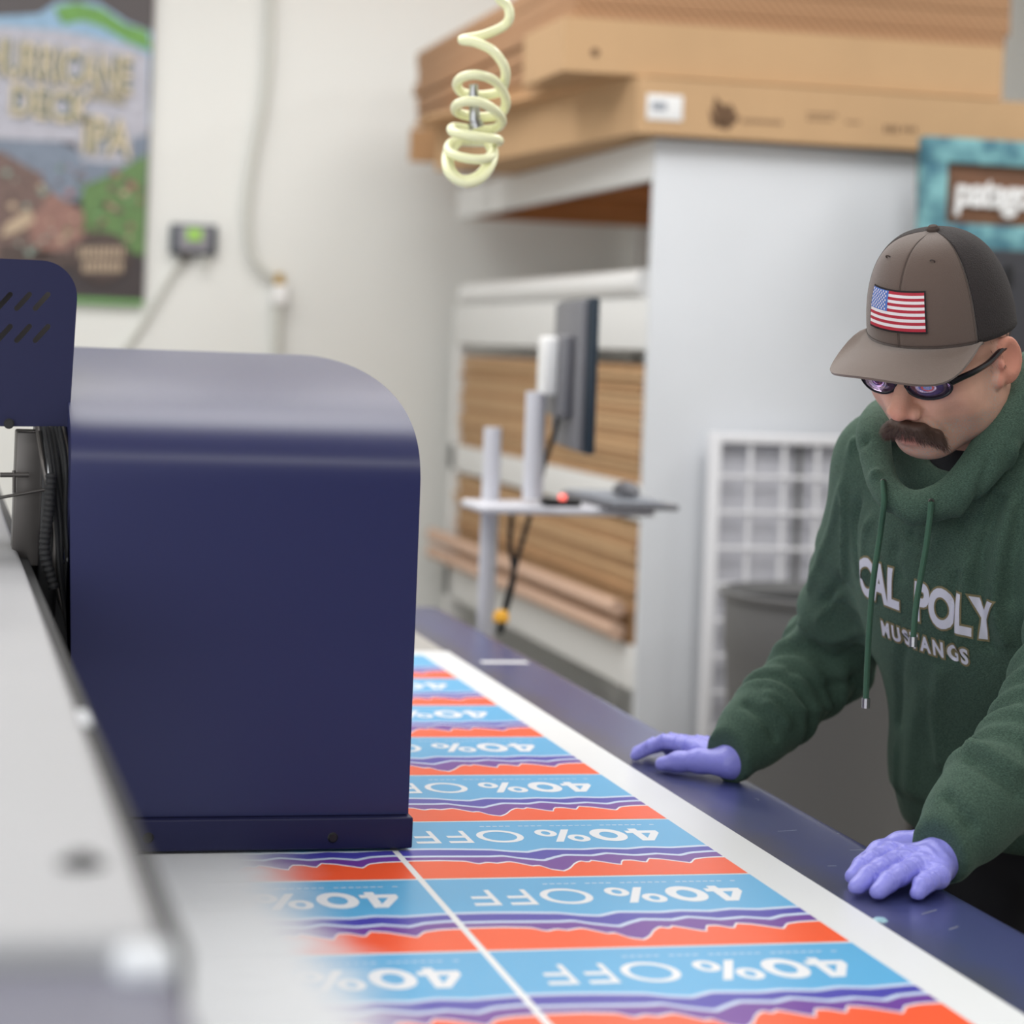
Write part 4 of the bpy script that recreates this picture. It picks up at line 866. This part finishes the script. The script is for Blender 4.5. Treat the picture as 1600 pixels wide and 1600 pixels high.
# ribbed hem
mh = np.clip((.895-Vh[:, 2])/.015, 0, 1); dv -= nh*(mh*.006)[:, None]
Vh = Vh+dv
def fold(pts, wdt, amt):
    global Vh
    P3 = [hit(*p) for p in pts]; P3 = [p for p in P3 if p is not None]
    if len(P3) < 2: return
    for a_, b_ in zip(P3, P3[1:]):
        if np.linalg.norm(a_-b_) > .2: return
    d = dist_poly(Vh, smoothpath(P3, 4)); Vh = Vh+nh*(np.exp(-(d/wdt)**2)*amt)[:, None]
for pts, wd, am_ in (([(1335, 690), (1320, 800), (1322, 900)], .008, .007), ([(1352, 690), (1338, 800), (1340, 900)], .007, -.006), ([(1368, 740), (1356, 820), (1352, 900)], .008, .006), ([(1392, 800), (1398, 860), (1405, 900)], .010, -.004), ([(1405, 815), (1425, 838), (1450, 845)], .008, -.005), ([(1455, 850), (1475, 830), (1500, 800)], .008, .004),
                     ([(1560, 780), (1535, 860), (1530, 950), (1545, 1010)], .011, -.008), ([(1580, 790), (1560, 870), (1555, 950), (1570, 1000)], .010, .008), ([(1598, 790), (1582, 880), (1580, 940)], .009, -.006), ([(1510, 880), (1500, 950), (1498, 1010)], .009, .004), ([(1497, 900), (1487, 960), (1490, 1030)], .008, -.005),
                     ([(1350, 1010), (1310, 1030), (1270, 1010), (1235, 970)], .010, -.008), ([(1345, 985), (1300, 1000), (1255, 975)], .010, .006), ([(1335, 1060), (1285, 1075), (1235, 1050), (1205, 1020)], .010, -.006), ([(1300, 1100), (1250, 1110), (1200, 1085)], .010, .006), ([(1240, 1180), (1210, 1150), (1180, 1110), (1165, 1100)], .010, -.008), ([(1262, 1160), (1230, 1130), (1200, 1100)], .009, .007),
                     ([(1525, 1125), (1550, 1150), (1585, 1170)], .010, -.007), ([(1515, 1185), (1545, 1205), (1590, 1240)], .011, -.008), ([(1520, 1165), (1550, 1180), (1590, 1205)], .010, .008), ([(1495, 1225), (1530, 1260), (1570, 1330)], .010, .007), ([(1480, 1245), (1515, 1290), (1548, 1370)], .010, -.008), ([(1550, 1250), (1575, 1290), (1590, 1330)], .009, -.006),
                     ([(1400, 1180), (1440, 1220), (1480, 1260)], .008, -.003), ([(1415, 1000), (1405, 1070), (1402, 1130)], .010, -.005), ([(1470, 1050), (1462, 1120), (1470, 1190)], .014, .005), ([(1500, 1060), (1492, 1130), (1497, 1180)], .010, -.005), ([(1545, 720), (1530, 770), (1500, 820)], .008, -.005), ([(1585, 700), (1560, 760), (1540, 800)], .009, .005), ([(1315, 760), (1290, 850), (1262, 920)], .010, .004), ([(1320, 900), (1290, 940), (1250, 935)], .009, -.006), ([(1310, 930), (1280, 965), (1235, 955)], .009, .005), ([(1400, 1170), (1402, 1250), (1410, 1300)], .006, .004), ([(1440, 1080), (1425, 1150), (1420, 1230)], .02, .004)):
    fold(pts, wd*.8, am_*1.25)
Vh2 = Vh.copy()
me = mesh_from(Vh, Fh, 'hooded_sweatshirt'); hoodie = link('hooded_sweatshirt', me, M['fleece'], man, angle=180)
bvh = BVHTree.FromPolygons([tuple(v) for v in Vh.tolist()], Fh.tolist())
def hit2(px, py, off=0):
    r = at(px, py, Y=1.0)-CAM; r = r/np.linalg.norm(r); loc, n_, _, _ = bvh.ray_cast(Vector(CAM), Vector(r)); return np.array(loc)-r*off
# chest lettering wrapped on the cloth
ctr = hit2(1436, 950); LT = Lv*math.cos(R(-9.5))+Uv*math.sin(R(-9.5)); LT = LT/np.linalg.norm(LT); UT = Uv-LT*(Uv@LT); UT /= np.linalg.norm(UT); NT = np.cross(LT, UT)
if NT@Fv < 0: NT = -NT
def wrap(me, u0, v0, off):
    bm = bmesh.new(); bm.from_mesh(me)
    for _ in range(4):
        es = [e for e in bm.edges if e.calc_length() > .004]
        if not es: break
        bmesh.ops.subdivide_edges(bm, edges=es, cuts=1); bmesh.ops.triangulate(bm, faces=bm.faces)
    bad = []
    for v in bm.verts:
        p = ctr+LT*(u0+v.co.x)+UT*(v0+v.co.y+(.0)*v.co.x)+NT*.12; loc, n_, _, _ = bvh.ray_cast(Vector(p), Vector(-NT), .4)
        if loc is None: bad.append(v); continue
        v.co = Vector(np.array(loc)+NT*off)
    bmesh.ops.delete(bm, geom=bad, context='VERTS'); bm.to_mesh(me); bm.free(); return me
def chest_text(txt, size, u0, v0, sp_, bold, sqx=1., arc=0.):
    for j, (bo, mt) in enumerate(((bold+.0030/1, M['gold']), (bold, M['letter']))):
        me = textmesh(txt, size, bo, 0, sp_)
        for v in me.vertices: v.co.x *= sqx; v.co.y += arc*v.co.x*v.co.x; v.co.y *= 1.0
        link('lettering', wrap(me, u0, v0, .0016+.0008*j), mt, hoodie, smooth=False)
chest_text('CAL', .074, -.075, .012, 1.0, .0030, .60)
chest_text('POLY', .074, .048, .006, 1.0, .0030, .62)
chest_text('MUSTANGS', .030, .000, -.052, 1.35, .0011, .74)
# drawcords with metal tips and eyelets
e1 = hit2(1380, 753, .004); e2 = hit2(1455, 784, .004)
def strand(name, pts, tipn):
    o = MB().tube(smoothpath(pts, 6), .0054, 10, flat=.7).build(name, M['cord'], hoodie)
    p = pts[-1]; MB().tube([p+np.array([0, 0, .001]), p-np.array([0, 0, .012])], .0054, 10).build('metal_tip', M['steel'], hoodie)
def off3(px, py, o): return hit2(px, py, o)
def hang(e_, pts):   # hangs clear of the chest, resting on it where the chest comes forward
    o = [e_]
    for x, y in pts:
        a_ = at(x, y, Y=e_[1]); b_ = off3(x, y, .009) if y < 1000 else a_; o.append(a_ if np.linalg.norm(a_-CAM) < np.linalg.norm(b_-CAM) else b_)
    return o
c1 = hang(e1, ((1381, 785), (1376, 830), (1369, 875), (1363, 920), (1358, 985), (1355, 1040), (1353, 1092)))
strand('drawcord', c1, 1)
c2 = hang(e2, ((1452, 815), (1446, 860), (1438, 905), (1431, 950), (1427, 996))); strand('drawcord', c2, 1)
for e_ in (e1, e2): MB().lathe([(.0022, -.001), (.004, -.001), (.0042, .001), (.0022, .001)], e_, 16, axis='y').build('eyelet', M['darkmetal'], hoodie)
# t-shirt at the neck
Vt, Ft = nets(union([cap_(NK+np.array([0, 0, -.06])+Fv*.03, NK+np.array([0, 0, .0])+Fv*.035, .075, .058), (cap_(NK+np.array([0, 0, -.06]), NK, .08, .07), .03)]), (1.2, 2.55, 1.25), (1.6, 2.95, 1.50), .006, 2)
me = mesh_from(Vt, Ft); link('t_shirt', me, M['tee'], man, angle=180)
# trousers and boots
HL, HR = spine+Lv*.09+np.array([0, 0, .0]), spine-Lv*.09
def leg(Hp, foot): return [(cap_(Hp, (Hp+foot)/2+Fv*.02, .105, .075), .04), (cap_((Hp+foot)/2+Fv*.02, foot+np.array([0, 0, .06]), .075, .068), .03)]
fL = np.array([1.70, 2.66, .04]); fR = np.array([1.60, 3.08, .04])
Vp, Fp = nets(union([ell(tuple(spine), (.165, .125, .12), TR)]+leg(HL, fL)+leg(HR, fR)), (1.35, 2.45, .05), (1.95, 3.3, 1.05), .012, 3)
me = mesh_from(Vp, Fp); link('trousers', me, M['pants'], man, angle=180)
for ft in (fL, fR):
    a_ = ft+np.array([0, 0, .02])-Fv*.06; b_ = ft+np.array([0, 0, .0])+Fv*.15
    Vb, Fb = nets(lambda p, a_=a_, b_=b_: smax(union([cap_(a_, b_, .052, .045), (cap_(a_+Fv*.04, a_+Fv*.03+np.array([0, 0, .1]), .05, .055), .03)])(p), (.002-p[:, 2]).astype(np.float32), .006), tuple(ft+np.array([-.28, -.25, -.045])), tuple(ft+np.array([.22, .22, .16])), .008, 2)
    me = mesh_from(Vb, Fb); link('boot', me, M['boot'], man, angle=180)
# ------------------------------------------------------------ gloves with hands inside, palms on the table
def glove(W_, E_, knk, pips, tips, thumb, rad, name='glove'):
    pr = []; d_ = dW(E_, W_)
    pr.append(cap_(W_+d_*.05, W_, .027, .029)); c_ = sum(knk)/4
    for i in range(4):
        base_ = W_*.75+knk[i]*.25; base_[2] = .928
        pr.append((cap_(base_, knk[i], .0175, .0135), .012))
        pr.append((cap_(knk[i], pips[i], rad[i]*1.18, rad[i]*1.04), .005)); dd = tips[i]-pips[i]; dip = pips[i]+dd*.52+np.array([0, 0, .0025])
        pr.append((cap_(pips[i], dip, rad[i]*1.04, rad[i]*.97), .004)); pr.append((cap_(dip, tips[i], rad[i]*.97, rad[i]*.82), .004))
    for a_, b_, ra_, rb_ in thumb: pr.append((cap_(a_, b_, ra_, rb_), .009))
    f_ = union(pr, .006)
    g_ = lambda p: smax(f_(p), (TZ+.0018-p[:, 2]).astype(np.float32), .006)
    allp = [W_, W_+d_*.05]+tips+knk+pips+[t[1] for t in thumb]+[t[0] for t in thumb]; lo_ = np.min(allp, axis=0)-.045; hi_ = np.max(allp, axis=0)+.045; lo_[2] = TZ-.004
    V_, F_ = nets(g_, tuple(lo_), tuple(hi_), .0017, 1)
    n_ = vnormals(V_, F_)
    for i in range(4):    # glove creases across each finger joint
        for q in (pips[i], pips[i]*.48+tips[i]*.52, knk[i]*.55+pips[i]*.45, knk[i]):
            dr_ = tips[i]-knk[i]; dr_[2] = 0; dr_ /= np.linalg.norm(dr_); t_ = (V_-q)@dr_; dd_ = np.linalg.norm((V_-q)-t_[:, None]*dr_, axis=1)
            V_ = V_+n_*((-.0016*np.exp(-(t_/.0013)**2)-.0012*np.exp(-((t_-.005)/.0012)**2)+.0011*np.exp(-((t_-.0028)/.0012)**2))*(dd_ < rad[i]*1.5)*(n_[:, 2] > -.2))[:, None]
    w1_ = np.sin(V_@np.array([310, 190, 90])+3*np.sin(V_@np.array([60, -80, 40])))*np.clip((.05-np.linalg.norm(V_-c_-(W_-c_)*.25, axis=1))/.03, 0, 1)
    V_ = V_+n_*(w1_*.0008)[:, None]
    return link(name, mesh_from(V_, F_), M['glove'], man, angle=180)
A3 = lambda x, y, z: np.array([x, y, z])
kn = [at(1393, 1334, z=.928), at(1417, 1341, z=.930), at(1441, 1352, z=.928), at(1466, 1370, z=.922)]; tn = [at(1333, 1370, z=.911), at(1339, 1386, z=.911), at(1372, 1394, z=.911), at(1434, 1396, z=.910)]
pn = [k_*.47+t_*.53+A3(0, 0, .0045) for k_, t_ in zip(kn, tn)]; tb0, tb1, tb2, tb3 = at(1432, 1322, z=.93), at(1408, 1322, z=.928), at(1375, 1332, z=.922), at(1346, 1350, z=.912)
glove(WN-A3(.004, 0, .016), EN, kn, pn, tn, [(tb0, tb1, .020, .0165), (tb1, tb2, .0165, .0135), (tb2, tb3, .0132, .0105)], [.0122, .0128, .0122, .0112])
glove(WF-A3(.002, 0, .015), EF, [A3(1.122, 3.080, .936), A3(1.142, 3.092, .936), A3(1.160, 3.098, .933), A3(1.176, 3.097, .928)],
      [A3(1.098, 3.120, .936), A3(1.116, 3.137, .934), A3(1.136, 3.146, .930), A3(1.157, 3.140, .924)],
      [A3(1.060, 3.139, .911), A3(1.072, 3.169, .911), A3(1.095, 3.185, .911), A3(1.125, 3.178, .910)],
      [(A3(1.150, 2.990, .928), A3(1.118, 3.020, .926), .020, .0170), (A3(1.118, 3.020, .926), A3(1.094, 3.042, .921), .0170, .0140), (A3(1.094, 3.042, .921), A3(1.076, 3.063, .913), .0135, .0108)], [.0105, .0108, .0104, .0096])
